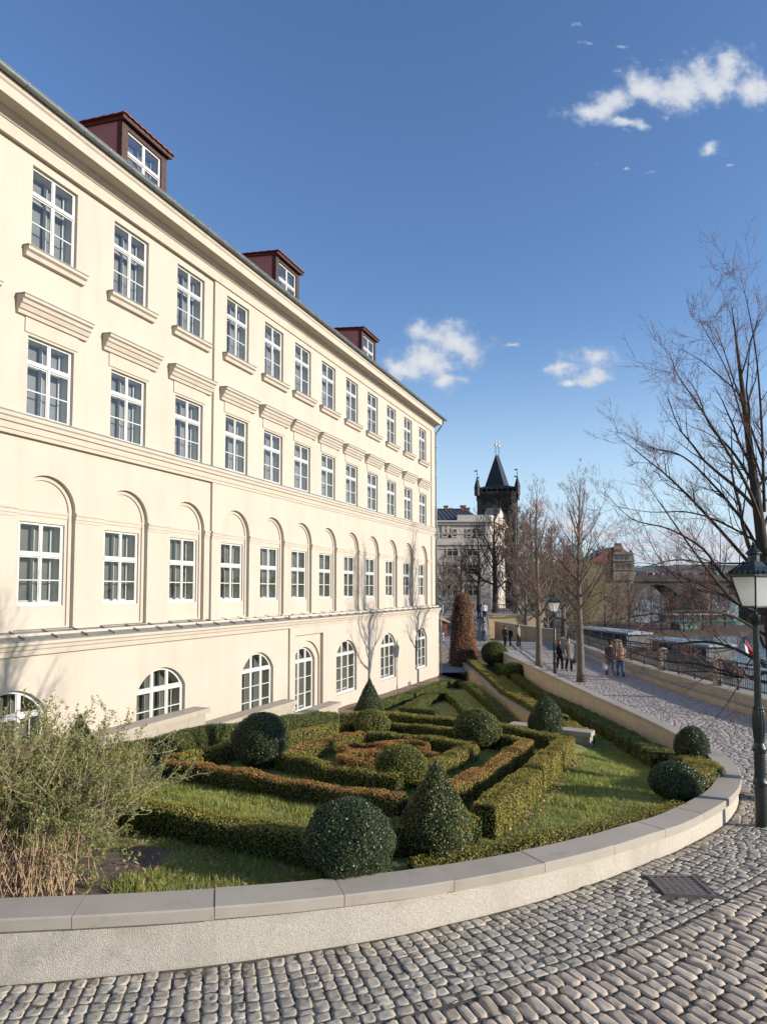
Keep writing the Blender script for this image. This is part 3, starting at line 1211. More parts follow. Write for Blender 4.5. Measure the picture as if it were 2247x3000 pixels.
def make_window(root, name, o, s, cols, transom, rows, fw, room, glass='glass', depth=.34, mull=.05, inner=True, blind=False):
    """window built on outline o at depth s: frame part with pane, inner sash and room as sub-parts"""
    t0, t1 = min(p[0] for p in o), max(p[0] for p in o)
    z0 = min(p[1] for p in o)
    b = MB()
    oi = scale_outline(o, fw)
    for sa in (s + .012,):
        ring(b, o, oi, sa)
    reveal(b, oi, s + .012, s - .05)
    reveal(b, o, s + .012, s - .05)
    ti0, ti1 = t0 + fw, t1 - fw
    zt = transom
    # posts
    edges = [ti0 + (ti1 - ti0) * i / cols for i in range(cols + 1)]
    for e in edges[1:-1]:
        fbox(b, e - mull * .8, e + mull * .8, s - .05, s + .02, z0 + fw, head_z(oi, e) - .004)
    # transom
    if zt:
        fbox(b, ti0, ti1, s - .05, s + .032, zt - .036, zt + .036)
    # sash frames and glazing bars
    sw = .026
    for i in range(cols):
        a, c = edges[i] + (mull * .8 if i else 0), edges[i + 1] - (mull * .8 if i < cols - 1 else 0)
        zlo, zhi = z0 + fw, (zt - .045 if zt else None)
        if zhi:
            for (u0, u1, v0, v1) in ((a, a + sw, zlo, zhi), (c - sw, c, zlo, zhi), (a + sw, c - sw, zlo, zlo + sw * 1.4), (a + sw, c - sw, zhi - sw, zhi)):
                fbox(b, u0, u1, s - .04, s + .004, v0, v1)
            for k in range(1, rows):
                zz = lerp(zlo, zhi, k / rows)
                fbox(b, a + sw, c - sw, s - .03, s - .002, zz - .014, zz + .014)
            for (u0, u1) in ((a, a + sw), (c - sw, c)):
                fbox(b, u0, u1, s - .04, s + .004, zt + .045, min(head_z(oi, u0 + 1e-4), head_z(oi, u1 - 1e-4)) - .004)
            fbox(b, a + sw, c - sw, s - .04, s + .004, zt + .045, zt + .045 + sw * 1.2)
    w = b.build(name, 'white_paint', root)
    b = MB()
    b.add([fp(t, s - .02, z) for t, z in oi], [tuple(range(len(oi)))])
    b.build('pane', glass, w)
    b = MB()
    # the room seen behind the glass
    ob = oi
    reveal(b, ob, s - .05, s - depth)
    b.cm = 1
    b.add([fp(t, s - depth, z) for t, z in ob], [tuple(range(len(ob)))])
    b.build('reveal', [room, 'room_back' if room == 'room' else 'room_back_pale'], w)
    if inner:
        b = MB()
        si = s - depth + .03
        for e in edges:
            ee = min(max(e, ti0 + .05), ti1 - .05)
            fbox(b, ee - .045, ee + .045, si, si + .03, z0 + fw, head_z(oi, ee) - .02)
        zz0 = z0 + fw
        for zz in [zz0 + .05] + ([zt] if zt else []):
            fbox(b, ti0 + .1, ti1 - .1, si, si + .025, zz - .03, zz + .03)
        if blind:
            fbox(b, ti0 + .1, ti1 - .1, si + .03, si + .05, zt - .22, zt - .12)
        b.build('inner_sash', 'sash_paint', w)
    return w


def build_main():
    root = thing('long_building', 'long cream plastered building with rows of white windows, arched niches and red tiled roof dormers', 'building', tuple(fp(0, 0, -5.5)))
    TL = -40.0
    # openings
    holesA, holesB = [], []
    niche = {}
    for t in BAYS:
        L = holesA if t < T_STEP else holesB
        L.append(rect(t - .66, t + .66, 8.23, 10.28))
        L.append(rect(t - .66, t + .66, 4.14, 6.08))
        n = arch(t - .83, t + .83, -.96, 1.97, .83)
        niche[t] = n
        L.append(n)
    b = MB()
    face_with_holes(b, [(TL, -1.2), (T_STEP, -1.2), (T_STEP, 11.1), (TL, 11.1)], holesA, -.08)
    face_with_holes(b, [(T_STEP, -1.2), (0, -1.2), (0, 11.1), (T_STEP, 11.1)], holesB, 0)
    b.quad(fp(T_STEP, -.08, -1.2), fp(T_STEP, 0, -1.2), fp(T_STEP, 0, 11.1), fp(T_STEP, -.08, 11.1))
    for t in BAYS:
        s = s_wall(t)
        for z0, z1 in ((8.23, 10.28), (4.14, 6.08)):
            reveal(b, rect(t - .66, t + .66, z0, z1), s, s - .12)
        n = niche[t]
        reveal(b, n, s, s - .11)
        n2 = arch(t - .72, t + .72, -.90, 1.97, .72)
        ring(b, n, n2, s - .11)
        reveal(b, n2, s - .11, s - .15)
        face_with_holes(b, n2, [rect(t - .64, t + .64, -.38, 1.64)], s - .15)
        reveal(b, rect(t - .64, t + .64, -.38, 1.64), s - .15, s - .23)
    # gable end, back and corner
    b.quad(fp(0, 0, -6), fp(0, -14, -6), fp(0, -14, 11.1), fp(0, 0, 11.1))
    b.quad(fp(TL, -14, -6), fp(0, -14, -6), fp(0, -14, 11.1), fp(TL, -14, 11.1))
    b.quad(fp(TL, 0, -6), fp(TL, -14, -6), fp(TL, -14, 11.1), fp(TL, 0, 11.1))
    # flat strip at the corner
    fbox(b, -.62, .03, .002, .06, -.95, 3.55)
    fbox(b, -.62, .03, .002, .06, 4.1, 10.5)
    b.build('wall', 'plaster', root)

    # basement wall, set forward
    LW = .3
    low = [('w', -30.6), ('w', -25.73), ('w', -20.78), ('d', -17.24), ('n', -13.67), ('n', -8.62), ('n', -3.43)]
    b = MB()
    hs = []
    outl = []
    for k, t in low:
        if k == 'w':
            o = arch(t - 1.0, t + 1.0, -4.6, -2.86, .60)
        elif k == 'd':
            o = arch(t - .92, t + .92, -5.0, -2.9, .55)
        else:
            o = arch(t - 1.06, t + 1.06, -4.73, -2.92, .62)
        hs.append(o)
        outl.append((k, t, o))
    TS2 = -18.72
    rec = rect(-18.3, -15.98, -5.9, -1.82)
    face_with_holes(b, [(TL, -6.6), (TS2, -6.6), (TS2, -1.0), (TL, -1.0)], hs[:3], LW - .08)
    face_with_holes(b, [(TS2, -6.6), (.0, -6.6), (.0, -1.0), (TS2, -1.0)], [rec] + hs[4:], LW)
    b.quad(fp(TS2, LW - .08, -6.6), fp(TS2, LW, -6.6), fp(TS2, LW, -1.0), fp(TS2, LW - .08, -1.0))
    b.quad(fp(0, LW, -6.6), fp(0, -.1, -6.6), fp(0, -.1, -1.0), fp(0, LW, -1.0))
    reveal(b, rec, LW, LW - .14)
    big = arch(-18.3 + .08, -15.98 - .08, -5.7, -2.82, .72)
    face_with_holes(b, rec, [big], LW - .14)
    reveal(b, big, LW - .14, LW - .22)
    face_with_holes(b, big, [hs[3]], LW - .22)
    for k, t, o in outl:
        s = LW - .08 if t < TS2 else LW
        if k == 'd':
            s = LW - .22
        reveal(b, o, s, s - .2)
        if k != 'd':
            # narrow raised band round the head
            pass
    b.build('basement_wall', 'plaster', root)
    for k, t, o in outl:
        s = (LW - .08 if t < TS2 else LW) - .12
        if k == 'd':
            s = LW - .34
        zt = o[2][1] - .02
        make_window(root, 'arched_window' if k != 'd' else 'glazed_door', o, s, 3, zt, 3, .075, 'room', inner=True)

    # upper windows: one of each kind, copied along the facade
    for z0, z1, zt, sd, room, ww, bl in ((8.23, 10.28, 9.62, .1, 'room_blue', .66, True), (4.14, 6.08, 5.45, .1, 'room_blue', .66, True), (-.38, 1.64, .86, .21, 'room', .64, False)):
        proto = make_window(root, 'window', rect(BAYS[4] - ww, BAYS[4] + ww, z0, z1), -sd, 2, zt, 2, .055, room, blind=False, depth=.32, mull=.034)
        for t in BAYS:
            if t == BAYS[4]:
                continue
            c = copy_tree(proto)
            c.parent = root
            c.location = Vector(proto.location) + DV * (t - BAYS[4]) + NV * (s_wall(t) - s_wall(BAYS[4]))
    # sills and hoods
    t = BAYS[4]
    b = MB()
    fsweep(b, t - .86, t + .86, [(0, 8.17), (.2, 8.15), (.2, 8.07), (.13, 8.03), (.11, 7.93), (0, 7.92)])
    b.cm = 1
    fsweep(b, t - .88, t + .88, [(0, 8.196), (.22, 8.176), (.22, 8.153), (.2, 8.15), (0, 8.17)])
    sill = b.build('window_sill', ['trim', 'zinc'], root)
    b = MB()
    fsweep(b, t - 1.0, t + 1.0, [(0, 6.93), (.3, 6.90), (.3, 6.83), (.24, 6.80), (.22, 6.72), (.18, 6.70), (.14, 6.60), (.10, 6.585), (.08, 6.50), (0, 6.49)])
    b.cm = 1
    fsweep(b, t - 1.02, t + 1.02, [(0, 6.955), (.32, 6.925), (.32, 6.903), (.3, 6.90), (0, 6.93)])
    b.cm = 0
    fbox(b, t - .76, t + .76, .002, .03, 6.14, 6.49)
    hood = b.build('window_hood', ['trim', 'zinc'], root)
    for pr in (sill, hood):
        for t in BAYS:
            if t == BAYS[4]:
                continue
            c = pr.copy()
            COL.objects.link(c)
            c.parent = root
            c.location = Vector(pr.location) + DV * (t - BAYS[4]) + NV * (s_wall(t) - s_wall(BAYS[4]))
    # string course between the storeys
    b = MB()
    fsweep(b, TL, .12, [(-.1, 4.12), (.17, 4.08), (.17, 3.98), (.13, 3.95), (.12, 3.86), (.07, 3.84), (.06, 3.70), (.03, 3.69), (.03, 3.60), (-.1, 3.60)])
    b.cm = 1
    fsweep(b, TL, .14, [(-.09, 4.136), (.19, 4.10), (.19, 4.07), (.17, 4.08), (-.09, 4.118)])
    b.build('string_course', ['trim', 'zinc'], root)
    # impost band between the arches
    b = MB()
    e = [TL] + [v for t in BAYS for v in (t - .83, t + .83)] + [.08]
    i = max(k for k in range(len(e)) if e[k] < T_STEP)
    e[i + 1:i + 1] = [T_STEP, T_STEP]
    for i in range(0, len(e), 2):
        if e[i + 1] > e[i]:
            s = s_wall((e[i] + e[i + 1]) / 2)
            fsweep(b, e[i] - .004, e[i + 1] + .004, [(s - .02, 1.97), (s + .05, 1.96), (s + .05, 1.90), (s + .03, 1.88), (s + .03, 1.80), (s + .015, 1.79), (s + .015, 1.72), (s - .02, 1.72)])
    for t in BAYS:
        s = s_wall(t) - .15
        fsweep(b, t - .715, t + .715, [(s - .02, 1.965), (s + .035, 1.955), (s + .035, 1.90), (s + .02, 1.88), (s + .02, 1.80), (s - .02, 1.79)])
    b.build('impost_band', 'trim', root)
    # ledge over the basement: sheet metal with standing seams, moulding below
    b = MB()
    b.add([fp(TL, -.2, -.93), fp(.1, -.2, -.93), fp(.42, .46, -1.14), fp(TL, .46, -1.14), fp(TL, .46, -1.17), fp(.42, .46, -1.17)], [(0, 1, 2, 3), (3, 2, 5, 4)])
    b.quad(fp(.1, -.2, -.93), fp(.42, .46, -1.14), fp(.42, -.2, -1.14), fp(.1, -.2, -.94))
    for k in range(44):
        t = -.5 - k * .88
        b.box8([fp(t - .012, -.1, -.97), fp(t + .012, -.1, -.97), fp(t + .012, .455, -1.145), fp(t - .012, .455, -1.145),
                fp(t - .012, -.1, -.925), fp(t + .012, -.1, -.925), fp(t + .012, .455, -1.10), fp(t - .012, .455, -1.10)])
    b.build('metal_ledge', 'zinc', root)
    b = MB()
    fsweep(b, TL, .14, [(.1, -1.15), (.44, -1.175), (.44, -1.25), (.40, -1.28), (.38, -1.36), (.34, -1.38), (.32, -1.50), (.1, -1.50)])
    b.build('basement_cornice', 'trim', root)
    b = MB()
    fsweep(b, TL, .05, [(0, -5.0), (LW + .02, -5.0), (LW + .02, -6.4), (0, -6.4)])
    # main cornice
    b = MB()
    fsweep(b, TL, .06, [(-.12, 10.52), (.05, 10.50), (.05, 10.80), (.09, 10.82), (.11, 10.90), (.17, 10.93), (.20, 11.0), (.50, 11.02), (.50, 10.98), (.56, 10.98), (.56, 11.22), (.60, 11.26), (.62, 11.36), (-.12, 11.36)])
    b.build('cornice', 'trim', root)
    # gutter with joints and brackets
    b = MB()
    gp = []
    for k in range(9):
        a = math.pi * k / 8
        gp.append((.70 + .085 * math.cos(a), 11.43 - .085 * math.sin(a)))
    gp += [(.70 - .078, 11.43)] + [(.70 + .078 * math.cos(math.pi - math.pi * k / 8), 11.43 - .078 * math.sin(math.pi * k / 8)) for k in range(1, 8)] + [(.70 + .078, 11.43)]
    fsweep(b, TL, .55, gp)
    b.tube([fp(TL, .79, 11.435), fp(.55, .79, 11.435)], .012, 6)
    for k in range(50):
        t = .2 - k * .8
        pts = [fp(t, .70 + .09 * math.cos(math.pi * j / 8), 11.43 - .09 * math.sin(math.pi * j / 8)) for j in range(9)]
        b.tube(pts, .011, 4)
    b.build('gutter', 'gutter_metal', root, smooth=False)
    # downpipes at the corner
    b = MB()
    b.tube([fp(.2, .70, 11.34), fp(.18, .62, 11.15), fp(.12, .34, 10.72), fp(.10, .14, 10.5), fp(.10, .12, 10.2), fp(.10, .12, 4.2), fp(.12, .24, 4.05), fp(.12, .24, 3.5), fp(.10, .13, 3.3), fp(.10, .13, -.8)], .055, 10)
    b.tube([fp(.10, .13, -.75), fp(.2, .5, -1.05), fp(.2, .5, -1.45), fp(.1, .40, -1.7), fp(.1, .40, -5.55)], .055, 10)
    for z in (9.5, 7.5, 5.5, 2.5, .6):
        b.tube([fp(.10, .12, z), fp(.10, .12, z + .06)], .066, 10)
    for z in (-2.5, -4.0):
        b.tube([fp(.10, .40, z), fp(.10, .40, z + .06)], .066, 10)
    b.build('downpipe', 'gutter_metal', root, smooth=True)
    # hipped roof
    RP = math.tan(math.radians(38))
    e0, ez = .66, 11.40
    H = 7.66 * RP
    A, B, Cc, D = fp(TL, e0, ez), fp(.66, e0, ez), fp(.66, -14.66, ez), fp(TL, -14.66, ez)
    r0, r1 = fp(TL, -7, ez + H), fp(-7, -7, ez + H)
    b = MB()
    b.add([A, B, r1, r0], [(0, 1, 2, 3)])
    b.add([B, Cc, r1], [(0, 1, 2)])
    b.add([Cc, D, r0, r1], [(0, 1, 2, 3)])
    # first course of tiles as a ragged edge
    for k in range(200):
        t = TL + k * .2
        b.box8([fp(t, e0 + .04, ez - .01), fp(t + .18, e0 + .04, ez - .01), fp(t + .18, e0 - .25, ez + .19), fp(t, e0 - .25, ez + .19),
                fp(t + .02, e0 + .04, ez + .03), fp(t + .16, e0 + .04, ez + .03), fp(t + .16, e0 - .25, ez + .23), fp(t + .02, e0 - .25, ez + .23)])
    b.build('roof', 'roof_tile', root)
    # dormers
    for tc in (-26.7, -18.78, -10.8):
        b = MB()
        t0, t1 = tc - .88, tc + .88
        sf = .08
        zb, zt = 11.75, 13.12

        def roofz(s):
            return ez + (e0 - s) * RP
        sb = e0 - (zt + .25 - ez) / RP
        # cheeks
        for t in (t0, t1):
            b.add([fp(t, sf, zb - .1), fp(t, sf, zt), fp(t, sb, zt + .3), fp(t, sb - .2, zt)], [(0, 1, 2, 3)])
        dm = b.build('dormer', 'dormer_cheek', root)
        b = MB()
        for t in (t0, t1 - .2):
            fbox(b, t - .01, t + .21, sf - .16, sf + .03, zb - .1, zt + .02)
        fbox(b, t0 + .2, t1 - .2, sf - .12, sf + .02, zt - .14, zt + .02)
        # fascia and barge boards
        fbox(b, t0 - .1, t1 + .1, sf + .10, sf + .16, zt + .0, zt + .11)
        for t in (t0 - .06, t1 + .02):
            b.box8([fp(t, sf + .1, zt), fp(t + .05, sf + .1, zt), fp(t + .05, sb - .1, zt + .27), fp(t, sb - .1, zt + .27),
                    fp(t, sf + .1, zt + .1), fp(t + .05, sf + .1, zt + .1), fp(t + .05, sb - .1, zt + .37), fp(t, sb - .1, zt + .37)])
        b.build('timber_frame', 'brown_wood', dm)
        b = MB()
        nt = 9
        for k in range(nt):
            a0 = t0 - .14 + (t1 - t0 + .28) * k / nt
            a1 = t0 - .14 + (t1 - t0 + .28) * (k + 1) / nt
            for j in range(7):
                f0, f1 = j / 7, (j + 1) / 7
                sa, sbb = lerp(sf + .22, sb - .3, f0), lerp(sf + .22, sb - .3, f1 + .05)
                za, zz = lerp(zt + .10, zt + .40, f0), lerp(zt + .10, zt + .40, f1 + .05)
                m = (a0 + a1) / 2
                b.add([fp(a0, sa, za + .03), fp(m, sa, za + .06), fp(a1, sa, za + .03), fp(a1, sbb, zz), fp(m, sbb, zz + .03), fp(a0, sbb, zz), fp(a0, sa, za), fp(m, sa, za + .03), fp(a1, sa, za)],
                      [(0, 1, 4, 5), (1, 2, 3, 4), (6, 7, 1, 0), (7, 8, 2, 1), (0, 5, 6), (2, 8, 3)])
        b.build('dormer_roof', 'roof_tile', dm)
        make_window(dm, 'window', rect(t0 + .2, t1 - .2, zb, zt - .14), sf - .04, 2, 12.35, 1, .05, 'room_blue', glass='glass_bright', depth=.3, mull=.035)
    return root


build_main()

# stepped stone parapets of the stair wells in front of the basement windows
for (t0, t1, zt, lab) in ((-33.5, -25.87, -3.30, 'pale stone stairwell parapet nearest the big shrub, under the widest arched window'),
                          (-25.86, -21.08, -3.82, 'middle stone stairwell parapet, under the arched window beside the pilaster step'),
                          (-21.0, -17.7, -4.42, 'lowest stone stairwell parapet, in front of the glazed arched door')):
    rt = thing('stone_parapet', lab, 'parapet', tuple(fp((t0 + t1) / 2, 1.75, zt - 1.2)), 'stone stairwell parapets')
    b = MB()
    k = 0
    t = t0
    while t < t1 - .01:
        e = min(t + 1.15, t1)
        z = zt - .14
        fbox(b, t + .004, e - .004, 1.5, 1.9, z - .30, z)
        fbox(b, t + .004, e - .004, 1.5, 1.9, z - .62, z - .306)
        fbox(b, t + .004, e - .004, 1.5, 1.9, z - 1.6, z - .626)
        t = e
    b.build('stone_wall', 'cap_stone', rt)
    b = MB()
    t = t0
    while t < t1 - .01:
        e = min(t + 2.3, t1)
        fbox(b, t + .003, e - .003 + (.12 if e == t1 else 0), 1.42, 1.98, zt - .135, zt)
        t = e
    b.build('coping', 'cap_stone', rt)
# ------------------------------------------------------------------ clipped hedges and topiary


def resample(P, step, closed=False):
    P = [Vector((p[0], p[1], 0)) for p in P]
    if closed:
        P = P + [P[0]]
    out = []
    for a, b in zip(P, P[1:]):
        n = max(1, round((b - a).length / step))
        for i in range(n):
            out.append(a + (b - a) * (i / n))
    if not closed:
        out.append(P[-1])
    return out


def hedge(label, P, w, h, top='box_leaf', side='box_leaf', density=1500, leaf=.017, closed=False, zf=None, group='clipped box hedges of the parterre', sink=0.0, ragged=.012):
    zf = zf or ground_z
    leaf *= .76
    density *= 1.7
    h *= .9
    Q = resample(P, .12, closed)
    n = len(Q)
    root_loc = Q[n // 2]
    R = rng
    # offset curves with mitres
    Lf, Rt = [], []
    for i in range(n):
        a = Q[(i - 1) % n] if (closed or i > 0) else Q[i]
        c = Q[(i + 1) % n] if (closed or i < n - 1) else Q[i]
        d0 = (Q[i] - a)
        d1 = (c - Q[i])
        d0 = d0.normalized() if d0.length > 1e-6 else d1.normalized()
        d1 = d1.normalized() if d1.length > 1e-6 else d0
        d = (d0 + d1).normalized()
        k = max(.5, d.dot(d1))
        nn = Vector((d.y, -d.x, 0)) * (w / 2 / k)
        Lf.append(Q[i] - nn)
        Rt.append(Q[i] + nn)
    wob = [(R.normal(0, .008), R.normal(0, .008), R.normal(0, .009)) for _ in range(n)]
    ph = R.uniform(0, 6, 4)
    ring_ = []
    for i in range(n):
        z = zf(Q[i].x, Q[i].y)
        a, bb, c = wob[i]
        lw = .018 * math.sin(i * .31 + ph[0]) + .012 * math.sin(i * .83 + ph[1])
        lz = .012 * math.sin(i * .27 + ph[2]) + .012 * math.sin(i * .71 + ph[3])
        l, r = Lf[i], Rt[i]
        dn = (r - l).normalized()
        l = l - dn * (a + lw)
        r = r + dn * (bb + lw)
        zt = z + h + c + lz
        e = .03
        prof = [(l, z - .1), (l - dn * .0, z + h * .5), (l, zt - e), (l + dn * e, zt), (r - dn * e, zt), (r, zt - e), (r, z + h * .5), (r, z - .1)]
        ring_.append([(p.x, p.y, q) for p, q in prof])
    ins = .022
    V = []
    F_ = []
    for i in range(n):
        cx, cy = Q[i].x, Q[i].y
        for j, (x, y, z) in enumerate(ring_[i]):
            k = 1 - ins / (w / 2)
            V.append((cx + (x - cx) * k, cy + (y - cy) * k, z - (ins if 2 <= j <= 5 else 0)))
    m = n if closed else n - 1
    for i in range(m):
        i2 = (i + 1) % n
        for k in range(7):
            F_.append((i * 8 + k, i * 8 + k + 1, i2 * 8 + k + 1, i2 * 8 + k))
    if not closed:
        F_.append(tuple(range(8)))
        F_.append(tuple((n - 1) * 8 + k for k in reversed(range(8))))
    # leaf cover on sides, top and ends
    quads = []
    for i in range(m):
        i2 = (i + 1) % n
        for k in range(7):
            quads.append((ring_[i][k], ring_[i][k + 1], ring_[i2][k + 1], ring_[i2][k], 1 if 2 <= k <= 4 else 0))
    if not closed:
        for i, rv in ((0, 1), (n - 1, -1)):
            r = ring_[i]
            quads.append((r[0], r[2], r[5], r[7], 0) if rv > 0 else (r[7], r[5], r[2], r[0], 0))
    A = np.array([[q[0], q[1], q[2], q[3]] for q in quads], float)
    top_f = np.array([q[4] for q in quads])
    nr = np.cross(A[:, 1] - A[:, 0], A[:, 3] - A[:, 0])
    ar = np.linalg.norm(nr, axis=1)
    nr = nr / (ar[:, None] + 1e-9)
    # orient outward from the hedge axis
    cen = A.mean(1)
    core = np.array([[Q[min(range(0, n), key=lambda t: (Q[t].x - c[0]) ** 2 + (Q[t].y - c[1]) ** 2)]][0][:2] for c in cen])
    axis = np.concatenate([core, (np.array([zf(x, y) for x, y in core]) + h * .4)[:, None]], 1)
    sg = np.sign(((cen - axis) * nr).sum(1))
    sg[sg == 0] = 1
    nr = nr * sg[:, None]
    cnt = R.poisson(ar * density * np.where(top_f == 1, 1.25, 1.0))
    idx = np.repeat(np.arange(len(A)), cnt)
    N_ = len(idx)
    u, v = R.uniform(0, 1, (N_, 1)), R.uniform(0, 1, (N_, 1))
    Pp = (A[idx, 0] * (1 - u) + A[idx, 1] * u) * (1 - v) + (A[idx, 3] * (1 - u) + A[idx, 2] * u) * v
    nn = nr[idx]
    q = leaves(Pp, nn, leaf, .55, .58, ragged)
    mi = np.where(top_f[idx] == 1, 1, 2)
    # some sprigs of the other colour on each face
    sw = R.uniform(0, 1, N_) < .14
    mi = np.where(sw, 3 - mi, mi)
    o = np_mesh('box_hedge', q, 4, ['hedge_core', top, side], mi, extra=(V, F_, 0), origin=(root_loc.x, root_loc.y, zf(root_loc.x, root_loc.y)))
    return tag(o, label, 'hedge', group)


OL, BR, GR, DK = 'box_leaf_olive', 'box_leaf_bronze', 'box_leaf', 'box_leaf_dark'
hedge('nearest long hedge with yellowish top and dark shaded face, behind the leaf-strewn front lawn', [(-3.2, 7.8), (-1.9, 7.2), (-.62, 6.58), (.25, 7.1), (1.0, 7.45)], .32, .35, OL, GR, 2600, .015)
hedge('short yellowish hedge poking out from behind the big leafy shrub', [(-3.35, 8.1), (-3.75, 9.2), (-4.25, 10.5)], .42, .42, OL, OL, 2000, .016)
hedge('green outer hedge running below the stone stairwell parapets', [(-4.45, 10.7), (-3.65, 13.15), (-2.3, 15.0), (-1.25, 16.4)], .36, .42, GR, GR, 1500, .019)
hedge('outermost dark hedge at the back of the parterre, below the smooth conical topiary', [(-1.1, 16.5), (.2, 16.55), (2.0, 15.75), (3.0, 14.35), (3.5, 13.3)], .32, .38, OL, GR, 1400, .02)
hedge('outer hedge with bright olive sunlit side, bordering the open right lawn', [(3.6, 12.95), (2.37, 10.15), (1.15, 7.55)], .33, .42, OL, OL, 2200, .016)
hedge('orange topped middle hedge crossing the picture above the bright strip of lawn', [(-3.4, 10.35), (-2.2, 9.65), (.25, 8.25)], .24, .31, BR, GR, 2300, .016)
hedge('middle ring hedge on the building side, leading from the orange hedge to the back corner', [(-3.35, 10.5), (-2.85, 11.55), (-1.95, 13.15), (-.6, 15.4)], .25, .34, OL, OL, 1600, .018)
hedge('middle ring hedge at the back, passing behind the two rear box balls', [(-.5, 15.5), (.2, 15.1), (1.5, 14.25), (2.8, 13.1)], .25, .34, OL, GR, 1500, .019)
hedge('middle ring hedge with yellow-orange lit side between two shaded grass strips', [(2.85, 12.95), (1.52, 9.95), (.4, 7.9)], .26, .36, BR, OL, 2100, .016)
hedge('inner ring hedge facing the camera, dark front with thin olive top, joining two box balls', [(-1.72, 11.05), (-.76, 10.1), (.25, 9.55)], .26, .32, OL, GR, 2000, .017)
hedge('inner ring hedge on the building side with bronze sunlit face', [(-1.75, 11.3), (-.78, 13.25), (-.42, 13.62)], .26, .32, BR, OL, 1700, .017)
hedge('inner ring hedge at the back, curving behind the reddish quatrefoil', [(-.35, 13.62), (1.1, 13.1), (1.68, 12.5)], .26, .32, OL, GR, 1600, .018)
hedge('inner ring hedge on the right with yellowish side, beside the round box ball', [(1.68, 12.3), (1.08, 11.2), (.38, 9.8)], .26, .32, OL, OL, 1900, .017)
for lab, cx, cy, ax, ay, rot in (('reddish box loop of the quatrefoil, the one farthest left', -.38, 12.22, .40, .27, .4),
                                 ('reddish box loop of the quatrefoil, at its back right', .38, 12.55, .50, .42, .6),
                                 ('reddish box loop of the quatrefoil, nearest the camera', -.28, 11.33, .46, .38, .3),
                                 ('reddish box loop of the quatrefoil, half hidden behind the middle box ball', .62, 11.45, .40, .32, -.5)):
    pts = [(cx + ax * math.cos(t) * math.cos(rot) - ay * math.sin(t) * math.sin(rot), cy + ax * math.cos(t) * math.sin(rot) + ay * math.sin(t) * math.cos(rot)) for t in np.linspace(0, 2 * math.pi, 19)[:-1]]
    hedge(lab, pts, .15, .26, BR, BR, 2400, .015, closed=True)
# the triangle beyond
hedge('long green hedge parallel to the building wall, farther side of the triangle', [(-.3, 28.6), (1.9, 33.3), (4.45, 39.6)], .55, .42, GR, GR, 700, .03)
hedge('long green hedge of the triangle beside the gravel path', [(4.6, 39.5), (4.8, 30), (4.85, 22.6)], .5, .42, GR, GR, 700, .03)
hedge('inner zigzag hedge of the triangle with a short return at its end', [(2.2, 26.9), (.95, 27.6), (1.94, 30.4), (3.1, 32.9), (3.45, 29.2), (3.5, 25.2)], .5, .42, GR, GR, 750, .028)
TE = lambda x, y: garden_z(x, y)
hedge('narrow straight hedge along the top of the low sandstone terrace wall', [(5.55, 20.5), (5.75, 27), (6.05, 38), (6.25, 48.3)], .55, .42, OL, GR, 750, .03, zf=TE, group='long hedges on the terrace')
hedge('short end of the terrace hedge behind the pointed topiary', [(5.3, 17.3), (5.45, 18.6), (5.5, 19.8)], .5, .35, OL, GR, 900, .024, zf=TE, group='long hedges on the terrace')
hedge('long dark hedge at the foot of the pale path wall', [(5.78, 13.6), (6.1, 14.9), (6.42, 17.6), (6.86, 22.9), (7.3, 31), (7.65, 40.5), (7.8, 44.5)], .5, .42, GR, GR, 900, .025, zf=TE, group='long hedges on the terrace')
hedge('low loose hedge inside the bend of the coping, between two box balls', [(6.0, 13.3), (5.85, 12.2), (5.35, 10.95), (4.6, 10.0)], .5, .36, OL, GR, 1900, .018, zf=TE, ragged=.04, group='low edging hedges inside the coping')
hedge('low creeping hedge with yellow tips along the inside of the front coping', [(4.0, 8.9), (3.3, 8.27), (2.5, 7.75), (1.6, 7.15), (.7, 6.62), (.3, 6.4)], .27, .11, OL, GR, 2600, .016, zf=TE, ragged=.05, group='low edging hedges inside the coping')


